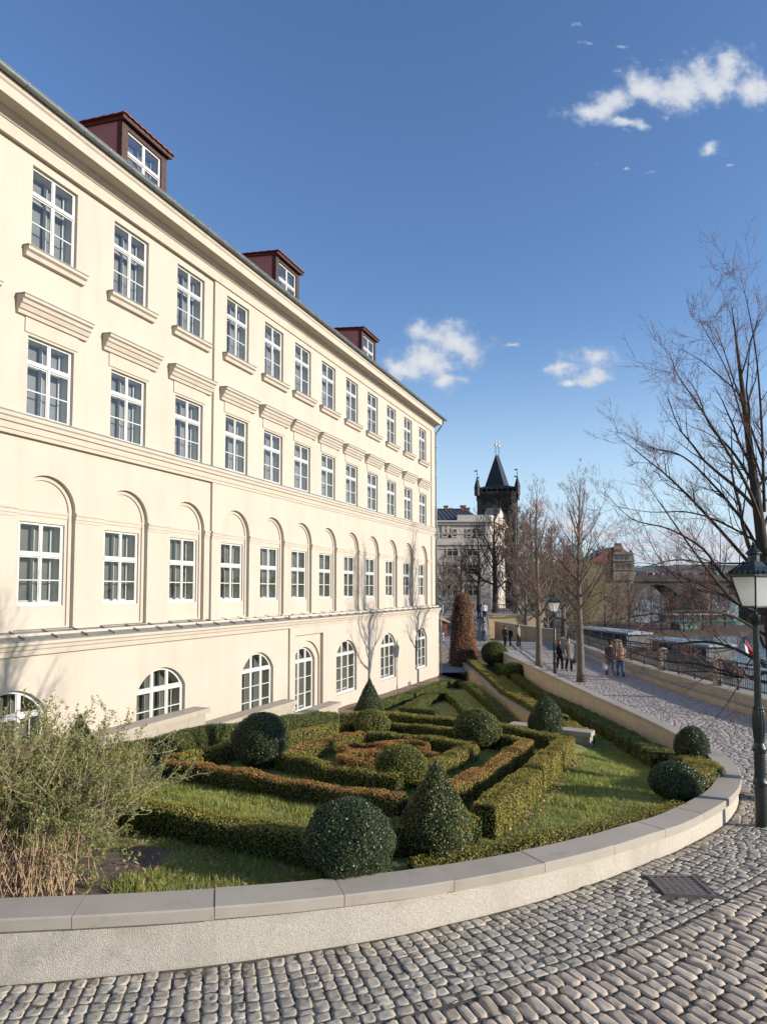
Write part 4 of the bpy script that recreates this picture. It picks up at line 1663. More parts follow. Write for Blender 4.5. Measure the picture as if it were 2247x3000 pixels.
def topiary(name, label, cat, x, y, prof, mat_leaf=DK, density=2600, leaf=.015, zf=None, group=None, squash=(1, 1), ragged=.014, core='hedge_core', lump=.02, mats2=None):
    """leafy solid of revolution; prof: list of (r, z) from the ground up"""
    z0 = (zf or ground_z)(x, y)
    leaf *= .76
    density *= 1.7
    n = 28
    V, F_ = [], []
    ph = rng.uniform(0, 6, 6)

    def wob(a, z):
        return 1 + lump / max(.1, max(p[0] for p in prof)) * (math.sin(3 * a + ph[0] + z * 5) + math.sin(5 * a + ph[1] - z * 9) + math.sin(9 * a + ph[2] + z * 17) * .6)
    rows = []
    for r, z in prof:
        row = []
        for k in range(n):
            a = 2 * math.pi * k / n
            rr = r * wob(a, z)
            row.append((x + rr * math.cos(a) * squash[0], y + rr * math.sin(a) * squash[1], z0 + z))
        rows.append(row)
    for i, row in enumerate(rows):
        for p in row:
            r = max(p[0] for p in prof)
            k = 1 - .022 / r
            V.append((x + (p[0] - x) * k, y + (p[1] - y) * k, p[2] - .01))
    m = len(rows)
    for i in range(m - 1):
        for k in range(n):
            k2 = (k + 1) % n
            F_.append((i * n + k, i * n + k2, (i + 1) * n + k2, (i + 1) * n + k))
    F_.append(tuple((m - 1) * n + k for k in range(n)))
    A = np.array([[rows[i][k], rows[i][(k + 1) % n], rows[i + 1][(k + 1) % n], rows[i + 1][k]] for i in range(m - 1) for k in range(n)], float)
    nr = np.cross(A[:, 1] - A[:, 0], A[:, 3] - A[:, 0])
    deg = np.linalg.norm(nr, axis=1) < 1e-9
    nr2 = np.cross(A[:, 2] - A[:, 1], A[:, 3] - A[:, 2])
    nr[deg] = nr2[deg]
    ar = np.linalg.norm(nr, axis=1)
    nr = nr / (ar[:, None] + 1e-9)
    cen = A.mean(1)
    out = cen - np.array([x, y, z0 + prof[m // 2][1] * .8])
    sg = np.sign((out * nr).sum(1))
    nr *= sg[:, None]
    cnt = rng.poisson(ar * density)
    idx = np.repeat(np.arange(len(A)), cnt)
    N_ = len(idx)
    u, v = rng.uniform(0, 1, (N_, 1)), rng.uniform(0, 1, (N_, 1))
    Pp = (A[idx, 0] * (1 - u) + A[idx, 1] * u) * (1 - v) + (A[idx, 3] * (1 - u) + A[idx, 2] * u) * v
    q = leaves(Pp, nr[idx], leaf, .8, .58, ragged)
    ml = [mat_leaf] + (mats2 or [])
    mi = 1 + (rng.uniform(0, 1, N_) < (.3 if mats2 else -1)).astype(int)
    o = np_mesh(name, q, 4, [core] + ml, mi, extra=(V, F_, 0), origin=(x, y, z0))
    return tag(o, label, cat, group)


def ball(label, x, y, r, h=None, zf=None, density=2600, leaf=.015, m=DK, m2=None, low=.15):
    h = h or 2 * r * .93
    prof = []
    for i in range(13):
        a = -math.pi / 2 + low * math.pi + (math.pi - low * math.pi) * i / 12
        prof.append((r * math.cos(a), h / 2 + h / 2 * math.sin(a)))
    z0 = prof[0][1]
    prof = [(r * .62, -.05)] + prof
    return topiary('box_ball', label, 'topiary', x, y, prof, m, density, leaf, zf, 'round clipped box balls', mats2=m2)


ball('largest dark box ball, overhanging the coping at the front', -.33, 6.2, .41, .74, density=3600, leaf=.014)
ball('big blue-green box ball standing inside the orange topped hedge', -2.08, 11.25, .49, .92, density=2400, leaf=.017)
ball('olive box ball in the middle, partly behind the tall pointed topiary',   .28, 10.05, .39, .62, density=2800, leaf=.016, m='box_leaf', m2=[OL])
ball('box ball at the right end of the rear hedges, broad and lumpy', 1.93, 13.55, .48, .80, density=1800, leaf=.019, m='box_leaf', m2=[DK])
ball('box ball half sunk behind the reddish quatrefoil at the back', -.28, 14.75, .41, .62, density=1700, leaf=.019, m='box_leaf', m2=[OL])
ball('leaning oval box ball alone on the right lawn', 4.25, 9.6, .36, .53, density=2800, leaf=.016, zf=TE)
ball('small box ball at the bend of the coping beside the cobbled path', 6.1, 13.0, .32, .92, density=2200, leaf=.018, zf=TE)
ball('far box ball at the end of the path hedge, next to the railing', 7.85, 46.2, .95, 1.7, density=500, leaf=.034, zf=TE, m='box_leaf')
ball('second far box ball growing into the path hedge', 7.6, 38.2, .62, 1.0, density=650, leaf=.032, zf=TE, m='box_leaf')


def cone(label, x, y, r, h, zf=None, density=2600, leaf=.015, m=DK, m2=None, belly=.25, p=1.1):
    prof = [(r * .86, -.05), (r * .95, h * .06)]
    for i in range(15):
        t = belly * .6 + (1 - belly * .6) * i / 14
        k = (t - belly) / (1 - belly)
        rr = r if k <= 0 else r * max(0.02, (1 - k ** p))
        prof.append((rr, h * t))
    return topiary('box_cone', label, 'topiary', x, y, prof, m, density, leaf, zf, 'pointed clipped box cones', mats2=m2)


cone('tall pointed topiary at the front corner, beside the largest box ball', .56, 7.02, .38, .98, density=3600, leaf=.014, m2=[OL], p=1.25)
cone('egg shaped pointed topiary in front of the low cross wall', 4.15, 16.75, .43, 1.06, density=2000, leaf=.019, m='box_leaf_dark', belly=.35, p=1.7)
cone('smooth dark conical topiary against the sunlit building wall', -.5, 23.3, .72, 2.15, density=1000, leaf=.026, belly=.2, p=1.3)
cone('conical topiary half hidden behind the big leafy shrub', -6.0, 13.0, .56, 1.5, density=900, leaf=.022, belly=.2)

# terrace wall of sandstone with gravel on its low side, and the cross wall
rt = thing('terrace_wall', 'low sandstone wall edging the gravel path, with golden lit face and flat coping', 'wall', (5.3, 30, -5.2))
b = MB()
pts = [(17.2, 0), (22.4, 0), (30, 0), (40, 0), (48.5, 0)]
pp = resample([(stonewall_x(y), y) for y, _ in pts], .8)
UPV = Vector((0, 0, 1))
pth = [(Vector((p.x, p.y, garden_z(p.x + .4, p.y) + .12)), Vector((1, .02, 0)), UPV) for p in pp]
b.sweep(pth, [(0, -1.6), (0, -.10), (.36, -.10), (.36, -1.6)])
b.build('stone_face', 'sandstone', rt)
b = MB()
for a, c in zip(pth, pth[1:]):
    d = (c[0] - a[0]).normalized() * .006
    b.sweep([(a[0] + d, a[1], a[2]), (c[0] - d, c[1], c[2])], [(-.04, -.098), (-.04, 0), (.40, 0), (.40, -.098)])
b.build('coping', 'granite_wall', rt)
rt = thing('cross_wall', 'short stone wall with a pale slab closing the near end of the gravel path', 'wall', (4.5, 17, -3.95))
b = MB()
A_, B_ = Vector((3.5, 18.05, 0)), Vector((5.36, 16.95, 0))
dd = (B_ - A_).normalized()
nn = Vector((dd.y, -dd.x, 0))
for z0, z1, w in ((-5.0, -3.76, .17), (-3.757, -3.64, .21)):
    c = [A_ - nn * w, A_ + nn * w, B_ + nn * w + dd * (w - .17), B_ - nn * w + dd * (w - .17)]
    b.box8([(p.x, p.y, z0) for p in c] + [(p.x, p.y, z1) for p in c])
    b.cm = 1
b.cm = 0
o = b.build('stone_block', ['granite_wall', 'cap_stone'], rt)
# paved strip in the gravel
b = MB()
b.add([(4.98, 25.2, low_z(0, 25) + .02), (5.2, 25.2, low_z(0, 25) + .02), (5.3, 28.6, low_z(0, 28) + .02), (5.0, 28.6, low_z(0, 28) + .02)], [(0, 1, 2, 3)])
struct(b.build('path', 'slate'))
# ------------------------------------------------------------------ quay: step bench, parapet wall, iron railing


def quay_line(Y):
    return Vector((float(bench_x(Y)), Y, 0))


def build_quay():
    ys = list(np.arange(2, 58.1, .7))
    root = thing('step_bench', 'long low stone step running along the river side of the cobbled path', 'step', (11.4, 22, -3.9))
    b = MB()
    UPv = Vector((0, 0, 1))

    def fr(Y):
        p = quay_line(Y)
        d = (quay_line(Y + .5) - quay_line(Y - .5)).normalized()
        p.z = road_z(p.x, Y)
        return (p, Vector((d.y, -d.x, 0)), UPv)
    jr = random.Random(9)

    def run(prof, L0, L1, gap=.004, y0=2.0, y1=58.0):
        y = y0
        while y < y1:
            e = min(y1, y + jr.uniform(L0, L1))
            mid = (y + e) / 2
            b.sweep([fr(y + gap), fr(mid), fr(e - gap)], prof)
            y = e
    run([(0, -.3), (0, .205), (.012, .215), (.36, .215), (.36, -.3)], 1.5, 2.0)
    b.build('step', 'granite_bench', root)
    root = thing('quay_wall', 'low granite parapet wall carrying the iron railing above the river', 'wall', (12, 22, -3.6))
    b = MB()
    run([(.355, -.4), (.355, .50), (.37, .515), (1.02, .515), (1.02, -.4)], 1.6, 2.4)
    b.build('parapet', 'granite_wall', root)
    b = MB()
    b.sweep([fr(float(y)) for y in ys], [(.6, -.41), (1.08, -.41), (1.2, -4.5), (.6, -4.5)])
    b.build('embankment', 'granite_wall', root)
    # backing strip under the bench
    # pillars and railing panels
    pil_px = [1690, 1805, 1933, 2093, 2290]
    pys = []
    for px in pil_px:
        best = min(np.arange(14, 58, .05), key=lambda Y: abs((quay_line(Y).x + .72) / Y * F + CX - px))
        pys.append(float(best))
    pys = sorted(pys)
    pys = [pys[0] - 9.2, pys[0] - 4.6] + pys
    pys = sorted(pys)
    while pys[-1] < 55:
        pys.append(pys[-1] + 5.5)
    proto = None
    where = {3: 'nearest one in view, left of the lamp post', 4: 'second nearest, where the low branches cross', 5: 'third one, behind the couple seen from behind',
             6: 'half hidden by the nearer slim tree trunk', 7: 'farthest one, close to the distant street lamp'}
    for i, Y in enumerate(pys):
        p, rt, up = fr(Y)
        c = p + rt * .72 + up * .515
        if i not in where:
            continue
        if proto is None:
            rt_ = thing('stone_pillar', 'square pale stone pillar of the river railing, ' + where[i], 'pillar', tuple(c), 'stone pillars of the river railing')
            b = MB()
            b.lathe([(.21, -.02), (.21, .12), (.175, .15), (.165, .82), (.20, .86), (.215, .90), (.215, .97), (.19, 1.02), (.05, 1.05)], tuple(c), 4, rot=math.radians(45))
            b.build('shaft', 'granite_wall', rt_)
            proto = rt_
        else:
            q = copy_tree(proto)
            q.location = c
            q['label'] = 'square pale stone pillar of the river railing, ' + where[i]
    names = ['railing panel between the lamp post and the nearest stone pillar', 'railing panel between the two nearest stone pillars in view', 'railing panel just right of the couple seen from behind',
             'railing panel between the nearer slim tree and the couple seen from behind', 'railing panel farthest away, behind the man in the raincoat']
    k = 0
    for Y0, Y1 in zip(pys, pys[1:]):
        if Y0 < 19:
            continue
        p0, rt, up = fr(Y0)
        p1, _, _ = fr(Y1)
        A, B = p0 + rt * .72 + up * .52, p1 + rt * .72 + up * .52
        L = (B - A).length
        dn = (B - A).normalized()
        A = A + dn * .2
        B = B - dn * .2
        L = (B - A).length
        root = thing('iron_railing', 'black iron ' + names[min(k, 4)], 'railing', tuple((A + B) / 2), 'black iron railing panels along the river')
        k += 1
        b = MB()
        for z, r in ((.93, .032), (.80, .018), (.12, .022)):
            b.tube([A + up * z, B + up * z], r, 4)
        b.build('rails', 'iron_black', root)
        b = MB()
        n = int(L / .15)
        for i in range(n + 1):
            q = A + dn * (L * i / n)
            b.tube([q + up * .06, q + up * .8], .014, 4)
            if i < n:
                m = A + dn * (L * (i + .5) / n)
                # pointed arch between the bars
                h = L / n / 2
                pts = []
                for j in range(7):
                    a = math.pi * j / 6
                    pts.append(m + dn * (-h * math.cos(a)) + up * (.66 + .12 * math.sin(a)))
                b.tube(pts, .012, 3)
                b.tube([m + up * .12, m + up * .42], .007, 3)
                b.lathe([(.004, -.03), (.022, 0), (.004, .035)], tuple(m + up * .45), 5)
        b.build('bars', 'iron_black', root)
        for f in (.0, .36, .68, 1.0):
            b = MB()
            q = A + dn * (L * f)
            b.lathe([(.045, 0), (.045, .2), (.03, .24), (.03, .9), (.04, .93), (.012, 1.0)], tuple(q), 8)
            b.build('post', 'iron_black', root)


build_quay()


# ------------------------------------------------------------------ street lamps
def street_lamp(label, x, y, z, H=3.82):
    k = H / 3.82
    root = thing('street_lamp', label, 'street lamp', (x, y, z), 'green cast iron street lamps')
    b = MB()
    pr = [(.10, -.1), (.10, .03), (.088, .05), (.080, .06), (.075, .58), (.09, .60), (.095, .64), (.078, .67), (.070, .70), (.068, 1.03), (.088, 1.06), (.09, 1.10), (.074, 1.13), (.062, 1.17),
          (.070, 1.25), (.082, 1.42), (.078, 1.55), (.072, 1.60), (.066, 1.62), (.072, 1.64), (.050, 1.67), (.046, 1.75), (.038, 2.78), (.040, 2.80), (.036, 2.82), (.040, 2.84), (.062, 2.90), (.066, 2.93), (.03, 2.94), (.02, 2.96), (.018, 3.05)]
    pr2 = []
    for (r0, z0), (r1, z1) in zip(pr, pr[1:]):
        pr2.append((r0, z0))
    pr2.append(pr[-1])
    b.lathe([(r * k, zz * k) for r, zz in pr2], (x, y, z), 24, flute=.14, fl=(1.2 * k, 2.79 * k))
    # capital leaves
    for i in range(8):
        a = i * math.pi / 4
        d = Vector((math.cos(a), math.sin(a), 0))
        c = Vector((x, y, z))
        b.tube([c + d * .035 * k + Vector((0, 0, 2.78 * k)), c + d * .06 * k + Vector((0, 0, 2.86 * k)), c + d * .078 * k + Vector((0, 0, 2.85 * k))], [.012 * k, .01 * k, .006 * k], 4)
    b.build('post', 'lamp_green', root, smooth=False)
    zb, zt = 3.04, 3.47
    hb, ht = .115, .205
    rot = math.radians(18)
    rdir = [(math.cos(rot + i * math.pi / 2 + math.pi / 4), math.sin(rot + i * math.pi / 2 + math.pi / 4)) for i in range(4)]
    rb, rt_ = hb * 1.414, ht * 1.414

    def cr(i, r, zz):
        return Vector((x + rdir[i % 4][0] * r * k, y + rdir[i % 4][1] * r * k, z + zz * k))
    b = MB()
    for i in range(4):
        b.tube([cr(i, rb, zb), cr(i, rt_, zt)], .013 * k, 6)
        b.tube([cr(i, rb, zb), cr(i + 1, rb, zb)], .014 * k, 6)
        b.tube([cr(i, rt_, zt), cr(i + 1, rt_, zt)], .016 * k, 6)
    b.lathe([(.03, -.01), (.05, 0), (.03, .02)], (x, y, z + zb * k), 8)
    for i in range(4):
        b.tube([Vector((x, y, z + 2.96 * k)), cr(i, rb * .9, zb)], .01 * k, 4)
    b.build('lantern_frame', 'lamp_green', root)
    for i in range(4):
        b = MB()
        b.quad(cr(i, rb * .97, zb + .01), cr(i + 1, rb * .97, zb + .01), cr(i + 1, rt_ * .97, zt - .01), cr(i, rt_ * .97, zt - .01))
        b.build('glass_pane', 'lamp_glass', root)
    b = MB()
    for i in range(4):
        for (r0, z0, r1, z1) in ((rt_ + .05, zt - .005, rt_ + .055, zt + .025), (rt_ + .055, zt + .025, .18, zt + .13), (.18, zt + .13, .115, zt + .2)):
            b.quad(cr(i, r0, z0), cr(i + 1, r0, z0), cr(i + 1, r1, z1), cr(i, r1, z1))
        # cresting
        for j in range(5):
            f = (j + .5) / 5
            p = cr(i, rt_ + .05, zt + .02).lerp(cr(i + 1, rt_ + .05, zt + .02), f)
            b.lathe([(.018 * k, 0), (.026 * k, .02 * k), (.008 * k, .055 * k)], tuple(p), 5)
        b.tube([cr(i, rt_ + .055, zt + .025), cr(i, .115, zt + .205)], .012 * k, 5)
    b.lathe([(.085 * k, .19 * k), (.075 * k, .21 * k), (.075 * k, .29 * k), (.10 * k, .31 * k), (.10 * k, .325 * k), (.05 * k, .38 * k), (.02 * k, .40 * k), (.035 * k, .42 * k), (.012 * k, .445 * k), (.02 * k, .455 * k), (.003 * k, .50 * k)], (x, y, z + zt * k - .15 * k * 0), 12)
    b.build('lantern_roof', 'lamp_green', root)
    b = MB()
    for dx in (-.045, .045):
        b.lathe([(.012 * k, .24 * k), (.028 * k, .30 * k), (.03 * k, .38 * k), (.02 * k, .42 * k)], (x + dx * k, y, z + zb * k), 8)
    b.build('bulbs', 'lamp_bulb', root)
    return root


lz = road_z(0, 9.15)
lp = atz(2230, 2425, lz)
street_lamp('nearest green iron street lamp with white lantern glass, at the bend of the coping', lp.x, lp.y, lz - .02, 3.80)
street_lamp('farther street lamp standing among the two slim bare trees on the path', 8.83, 33.7, road_z(0, 33.7) - .1, 4.15)

# ------------------------------------------------------------------ bare trees


def grow(P, twig_root, seed, base, H, lean=(0, 0), r0=.13, fork=.25, nmain=26, spread=.55, up=.62, sub=9, twigs=5, leader=1.0, droop=.0, rmin=.004, top_bias=1.0, sides=7, mlen=None):
    """bare tree: trunk and limbs go into P (MB), fine twigs into twig_root (MB)"""
    R = random.Random(seed)
    base = Vector(base)
    n = 16
    tr = []
    rad = []
    wx, wy = R.uniform(-.02, .02), R.uniform(-.02, .02)
    for i in range(n + 1):
        t = i / n
        p = base + Vector((lean[0] * t * t + math.sin(t * 5 + seed) * .012 * H * t, lean[1] * t * t + math.cos(t * 4 + seed) * .012 * H * t, H * leader * t))
        tr.append(p)
        rad.append(max(rmin * 1.2, r0 * (1 - t) ** .9 * (1.0 if t > .02 else 1.25) + rmin))
    P.tube(tr, rad, sides)

    def at(t):
        f = t * n
        i = min(n - 1, int(f))
        return tr[i].lerp(tr[i + 1], f - i), lerp(rad[i], rad[i + 1], f - i)

    def branch(p, d, L, r, level, upb):
        k = max(3, int(L / (.28 if level < 2 else .16)))
        k = min(k, 9)
        pts = [p]
        rs = [r]
        q = p
        dd = d.copy()
        for i in range(k):
            jit = .10 if level < 2 else .16
            dd = (dd + Vector((R.gauss(0, jit), R.gauss(0, jit), R.gauss(0, jit) + upb * .09))).normalized()
            q = q + dd * (L / k)
            pts.append(q)
            rs.append(max(rmin * .7, r * (1 - (i + 1) / k * .85)))
        if level <= 1:
            P.tube(pts, rs, 5 if level == 0 else 4, cap=False)
        else:
            twig_root.tube(pts, rs, 3, cap=False)
        if level == 3:
            return
        ns = [sub, twigs, 3][level]
        if level == 0:
            ns = max(3, int(ns * min(1, L / (H * spread * .7)) + .5))
        elif level == 1:
            ns = max(2, int(ns * min(1, L / (H * spread * .28)) + .5))
        for j in range(ns):
            f = R.uniform(.22, 1.0) if level == 0 else R.uniform(.25, 1)
            x = f * k
            i = min(k - 1, int(x))
            pp = pts[i].lerp(pts[i + 1], x - i)
            rr = lerp(rs[i], rs[i + 1], x - i)
            dloc = (pts[i + 1] - pts[i]).normalized()
            side = dloc.cross(Vector((R.gauss(0, 1), R.gauss(0, 1), R.gauss(0, 1)))).normalized()
            ang = R.uniform(.5, .95)
            nd = (dloc * math.cos(ang) + side * math.sin(ang) + Vector((0, 0, .12 * upb))).normalized()
            LL = L * R.uniform(.25, .5) * (1.1 - f * .45) if level == 0 else L * R.uniform(.3, .6) * (1.1 - .4 * f)
            branch(pp, nd, max(.12, LL), max(rmin, rr * .55), level + 1, upb)
    ga = 2.4
    for i in range(nmain):
        t = fork + (1 - fork) * ((i + .5) / nmain) ** top_bias * .93
        p, r = at(t)
        a = i * ga + R.uniform(-.4, .4)
        el = lerp(up * .75, 1.25, (t - fork) / (1 - fork)) + R.uniform(-.15, .15) - droop * (1 - (t - fork) / (1 - fork))
        d = Vector((math.cos(a) * math.cos(el), math.sin(a) * math.cos(el), math.sin(el)))
        L = H * spread * (1 - ((t - fork) / (1 - fork)) ** 1.3 * .78) * R.uniform(.75, 1.1)
        branch(p, d, L, max(rmin * 2, r * R.uniform(.35, .55)), 0, 1.0)


def bare_tree(label, seed, base, H, bark='bark', twig='twig_red', group=None, name='bare_tree', **kw):
    root = thing(name, label, 'tree', base, group)
    P, T = MB(), MB()
    grow(P, T, seed, base, H, **kw)
    P.build('trunk', bark, root, smooth=True)
    if T.v:
        T.build('crown', twig, root)
    return root


z1 = road_z(0, 29.6)
bare_tree('slim bare tree with thin reddish twigs, the nearer of two on the path', 3, (9.0, 29.8, z1), 9.5, r0=.18, fork=.30, nmain=34, spread=.36, up=.85, sub=8, twigs=5, rmin=.0048, group='slim bare trees on the path')
z2 = road_z(0, 37)
bare_tree('slim bare tree with thin reddish twigs, farther one left of the distant street lamp', 8, (8.85, 37.2, z2), 10.6, r0=.19, fork=.22, nmain=34, spread=.34, up=.85, sub=8, twigs=5, rmin=.0055, group='slim bare trees on the path')


def big_tree():
    bs = Vector((6.33, 10.5, road_z(0, 10.5)))
    root = thing('bare_tree', 'big bare tree at the right edge, its dark limbs sweeping low over the railing', 'tree', tuple(bs))
    P, T = MB(), MB()
    grow(P, T, 21, bs, 8.6, lean=(-.6, 0), r0=.155, fork=.36, nmain=13, spread=.36, up=.66, sub=7, twigs=4, rmin=.0017, leader=.95, sides=10)
    R = random.Random(5)

    # hand placed limbs that sweep to the left, as pixel paths at the tree's depth
    def px(pts, dep):
        return [atY(x, y, Y) for (x, y), Y in zip(pts, dep)]
    limbs = [
        ([(2235, 1640), (2170, 1520), (2060, 1390), (1985, 1330), (1900, 1180 + 130), (1830, 1270)], .05),
        ([(2238, 1700), (2150, 1600), (2060, 1500), (1960, 1400), (1880, 1335), (1800, 1270)], .055),
        ([(2238, 1560), (2190, 1430), (2110, 1290), (2040, 1180), (1985, 1100), (1960, 1030)], .05),
        ([(2225, 1450), (2150, 1330), (2080, 1250), (2040, 1150), (1990, 1080)], .045),
        ([(2240, 1780), (2120, 1690), (2060, 1610), (1960, 1550), (1850, 1520), (1770, 1440)], .05),
        ([(2242, 1800), (2150, 1760), (2050, 1640), (1930, 1470), (1880, 1400)], .045),
        ([(2240, 1860), (2130, 1800), (2010, 1790), (1900, 1800), (1750, 1825)], .045),
        ([(2242, 1950), (2150, 1900), (2060, 1880), (1930, 1890), (1800, 1870), (1720, 1850)], .05),
        ([(2244, 2000), (2150, 1975), (2040, 1945), (1930, 1935), (1830, 1900)], .045),
        ([(2244, 1970), (2180, 1985), (2080, 1968), (1960, 1965), (1850, 1925)], .04),
        ([(2240, 1900), (2190, 1800), (2130, 1750), (2020, 1700), (1900, 1650), (1810, 1660)], .04),
        ([(2238, 1500), (2230, 1250), (2215, 1050), (2190, 900), (2165, 800)], .05),
        ([(2235, 1350), (2160, 1150), (2110, 1000), (2075, 930)], .035),
        ([(2243, 1940), (2200, 1930), (2160, 2010), (2115, 2080), (2080, 2110)], .022),
        ([(2236, 1420), (2180, 1250), (2130, 1090), (2060, 960), (2045, 920)], .03),
        ([(2238, 1600), (2110, 1530), (2010, 1500), (1900, 1500), (1790, 1480)], .035),
        ([(2238, 1650), (2080, 1650), (1980, 1640), (1880, 1660), (1780, 1640)], .03),
        ([(2240, 1720), (2100, 1740), (1990, 1700), (1920, 1620), (1870, 1500)], .03),
    ]

    def twigs_on(pts, rs, depth, n, Lf, upb):
        for _ in range(n):
            f = R.uniform(.12, 1) * (len(pts) - 1)
            i = min(len(pts) - 2, int(f))
            p = pts[i].lerp(pts[i + 1], f - i)
            r = lerp(rs[i], rs[i + 1], f - i)
            d = (pts[i + 1] - pts[i]).normalized()
            side = d.cross(Vector((R.gauss(0, 1), R.gauss(0, 1), R.gauss(0, 1)))).normalized()
            a = R.uniform(.45, .9)
            nd = (d * math.cos(a) + side * math.sin(a) + Vector((0, 0, upb))).normalized()
            L = Lf * R.uniform(.5, 1.2)
            k = 5 if depth < 2 else 3
            q = p
            qq = [p]
            for j in range(k):
                nd = (nd + Vector((R.gauss(0, .13), R.gauss(0, .13), R.gauss(0, .13) + .05))).normalized()
                q = q + nd * (L / k)
                qq.append(q)
            ra = max(.0024, min(.010, r * .45))
            rr = [max(.0016, ra * (1 - j / k * .8)) for j in range(k + 1)]
            (P if depth == 0 else T).tube(qq, rr, 4 if depth == 0 else 3, cap=False)
            if depth < 2:
                twigs_on(qq, rr, depth + 1, 7 if depth == 0 else 4, L * .5, upb)
    for pts, r in limbs:
        n = len(pts)
        tgt = R.uniform(-1.6, 1.6)
        dep = [10.5 + tgt * (i / (n - 1)) ** 1.2 for i in range(n)]
        Q = px(pts, dep)
        # smooth the limb
        S = catmull(Q, 4)
        S = S[::max(1, len(S) // 24)]
        if (S[-1] - Q[-1]).length > 1e-4:
            S.append(Q[-1])
        m = len(S)
        rs = [max(.0034, r * .60 * (1 - i / (m - 1)) ** .8) for i in range(m)]
        P.tube(S, rs, 6, cap=False)
        twigs_on(S, rs, 0, 13, .78, .12)
    P.build('trunk', 'bark_dark', root, smooth=True)
    T.build('crown', 'twig_red', root)


big_tree()


# ------------------------------------------------------------------ big leafy shrub in the front corner
def shrub():
    bx, by = -3.85, 6.6
    root = thing('leafy_shrub', 'big tangled shrub with tan stems and fresh green leaf buds in the front left corner', 'shrub', (bx, by, ground_z(bx, by)))
    S, ST = MB(), MB()
    R = random.Random(31)
    LP, LN, BP = [], [], []

    def stem(p, d, L, r, lev):
        k = 7 if lev == 0 else 4
        pts = [p]
        q = p
        for i in range(k):
            d = (d + Vector((R.gauss(0, .14), R.gauss(0, .14), R.gauss(0, .12) - (.05 if lev == 0 else -.05)))).normalized()
            q = q + d * (L / k)
            pts.append(q)
        rs = [max(.0022, r * (1 - i / k * .8)) for i in range(k + 1)]
        S.tube(pts, rs, 4 if lev == 0 else 3, cap=False)
        n = [9, 4, 0][lev]
        for _ in range(n):
            f = R.uniform(.25, 1) * k
            i = min(k - 1, int(f))
            pp = pts[i].lerp(pts[i + 1], f - i)
            dl = (pts[i + 1] - pts[i]).normalized()
            sd = dl.cross(Vector((R.gauss(0, 1), R.gauss(0, 1), R.gauss(0, 1)))).normalized()
            nd = (dl * .75 + sd * .65 + Vector((.05, 0, .18))).normalized()
            stem(pp, nd, L * R.uniform(.28, .5), r * .5, lev + 1)
        if lev >= 1:
            for i in range(1, k + 1):
                for _ in range(4 if lev == 2 else 2):
                    c = pts[i] + Vector((R.gauss(0, .012), R.gauss(0, .012), R.gauss(0, .012)))
                    LP.append(c)
                    LN.append((R.gauss(0, .6), R.gauss(0, .6) - .3, .7))
            if R.random() < .02:
                for _ in range(9):
                    BP.append(pts[-1] + Vector((R.gauss(0, .02), R.gauss(0, .02), R.gauss(0, .02))))
    for i in range(105):
        x = bx + R.gauss(0, .45)
        y = by + R.gauss(0, .4)
        y = max(5.9, y)
        x = min(x, -3.0)
        a = R.uniform(0, 2 * math.pi)
        o = R.uniform(.25, 1.0)
        d = Vector((math.cos(a) * o + .10, math.sin(a) * o * .6, R.uniform(.45, 1.15))).normalized()
        stem(Vector((x, y, ground_z(x, y) - .02)), d, R.uniform(.8, 1.45) * (1.0 if x < -3.3 else .8), R.uniform(.005, .010), 0)
    S.build('stems', 'shrub_stem', root)
    P = np.array([tuple(p) for p in LP])
    N = np.array(LN)
    N /= np.linalg.norm(N, axis=1)[:, None]
    q = leaves(P, N, .0175, .6, .42)
    np_mesh('leaves', q, 4, ['shrub_leaf'], root=root)
    if BP:
        P = np.array([tuple(p) for p in BP])
        np_mesh('buds', leaves(P, np.tile([0, 0, 1.0], (len(P), 1)), .012, 1.0, .5), 4, ['shrub_bud'], root=root)
    # dry straw coloured shoots in front
    root2 = thing('dry_stems', 'clump of bare straw coloured shoots at the foot of the big leafy shrub', 'plant', (-3.2, 5.8, ground_z(-3.2, 5.8)))
    for i in range(300):
        x = R.gauss(-3.25, .36)
        y = R.uniform(5.55, 6.15)
        if x > -2.62:
            continue
        d = Vector((R.gauss(.06, .26), R.gauss(-.1, .2), 1)).normalized()
        L = R.uniform(.25, .62)
        p = Vector((x, y, ground_z(x, y) - .02))
        pts = [p]
        for j in range(4):
            d = (d + Vector((R.gauss(0, .12), R.gauss(0, .1), 0))).normalized()
            p = p + d * (L / 4)
            pts.append(p)
        ST.tube(pts, [.0042, .004, .0035, .003, .0018], 3, cap=False)
    ST.build('shoots', 'straw', root2)


shrub()
add_streaks('trim', .45, (2.5, 2.5, .5))
add_streaks('stucco', .6, (2.6, 2.6, .5))
add_streaks('path_wall', .5, (1.2, 1.2, .3))
add_streaks('cap_stone', .45, (3, 3, 6))
add_streaks('granite_wall', .4, (2, 2, .6))

# ------------------------------------------------------------------ upper terrace at the end of the path, ramp and railings
PZ = -2.75


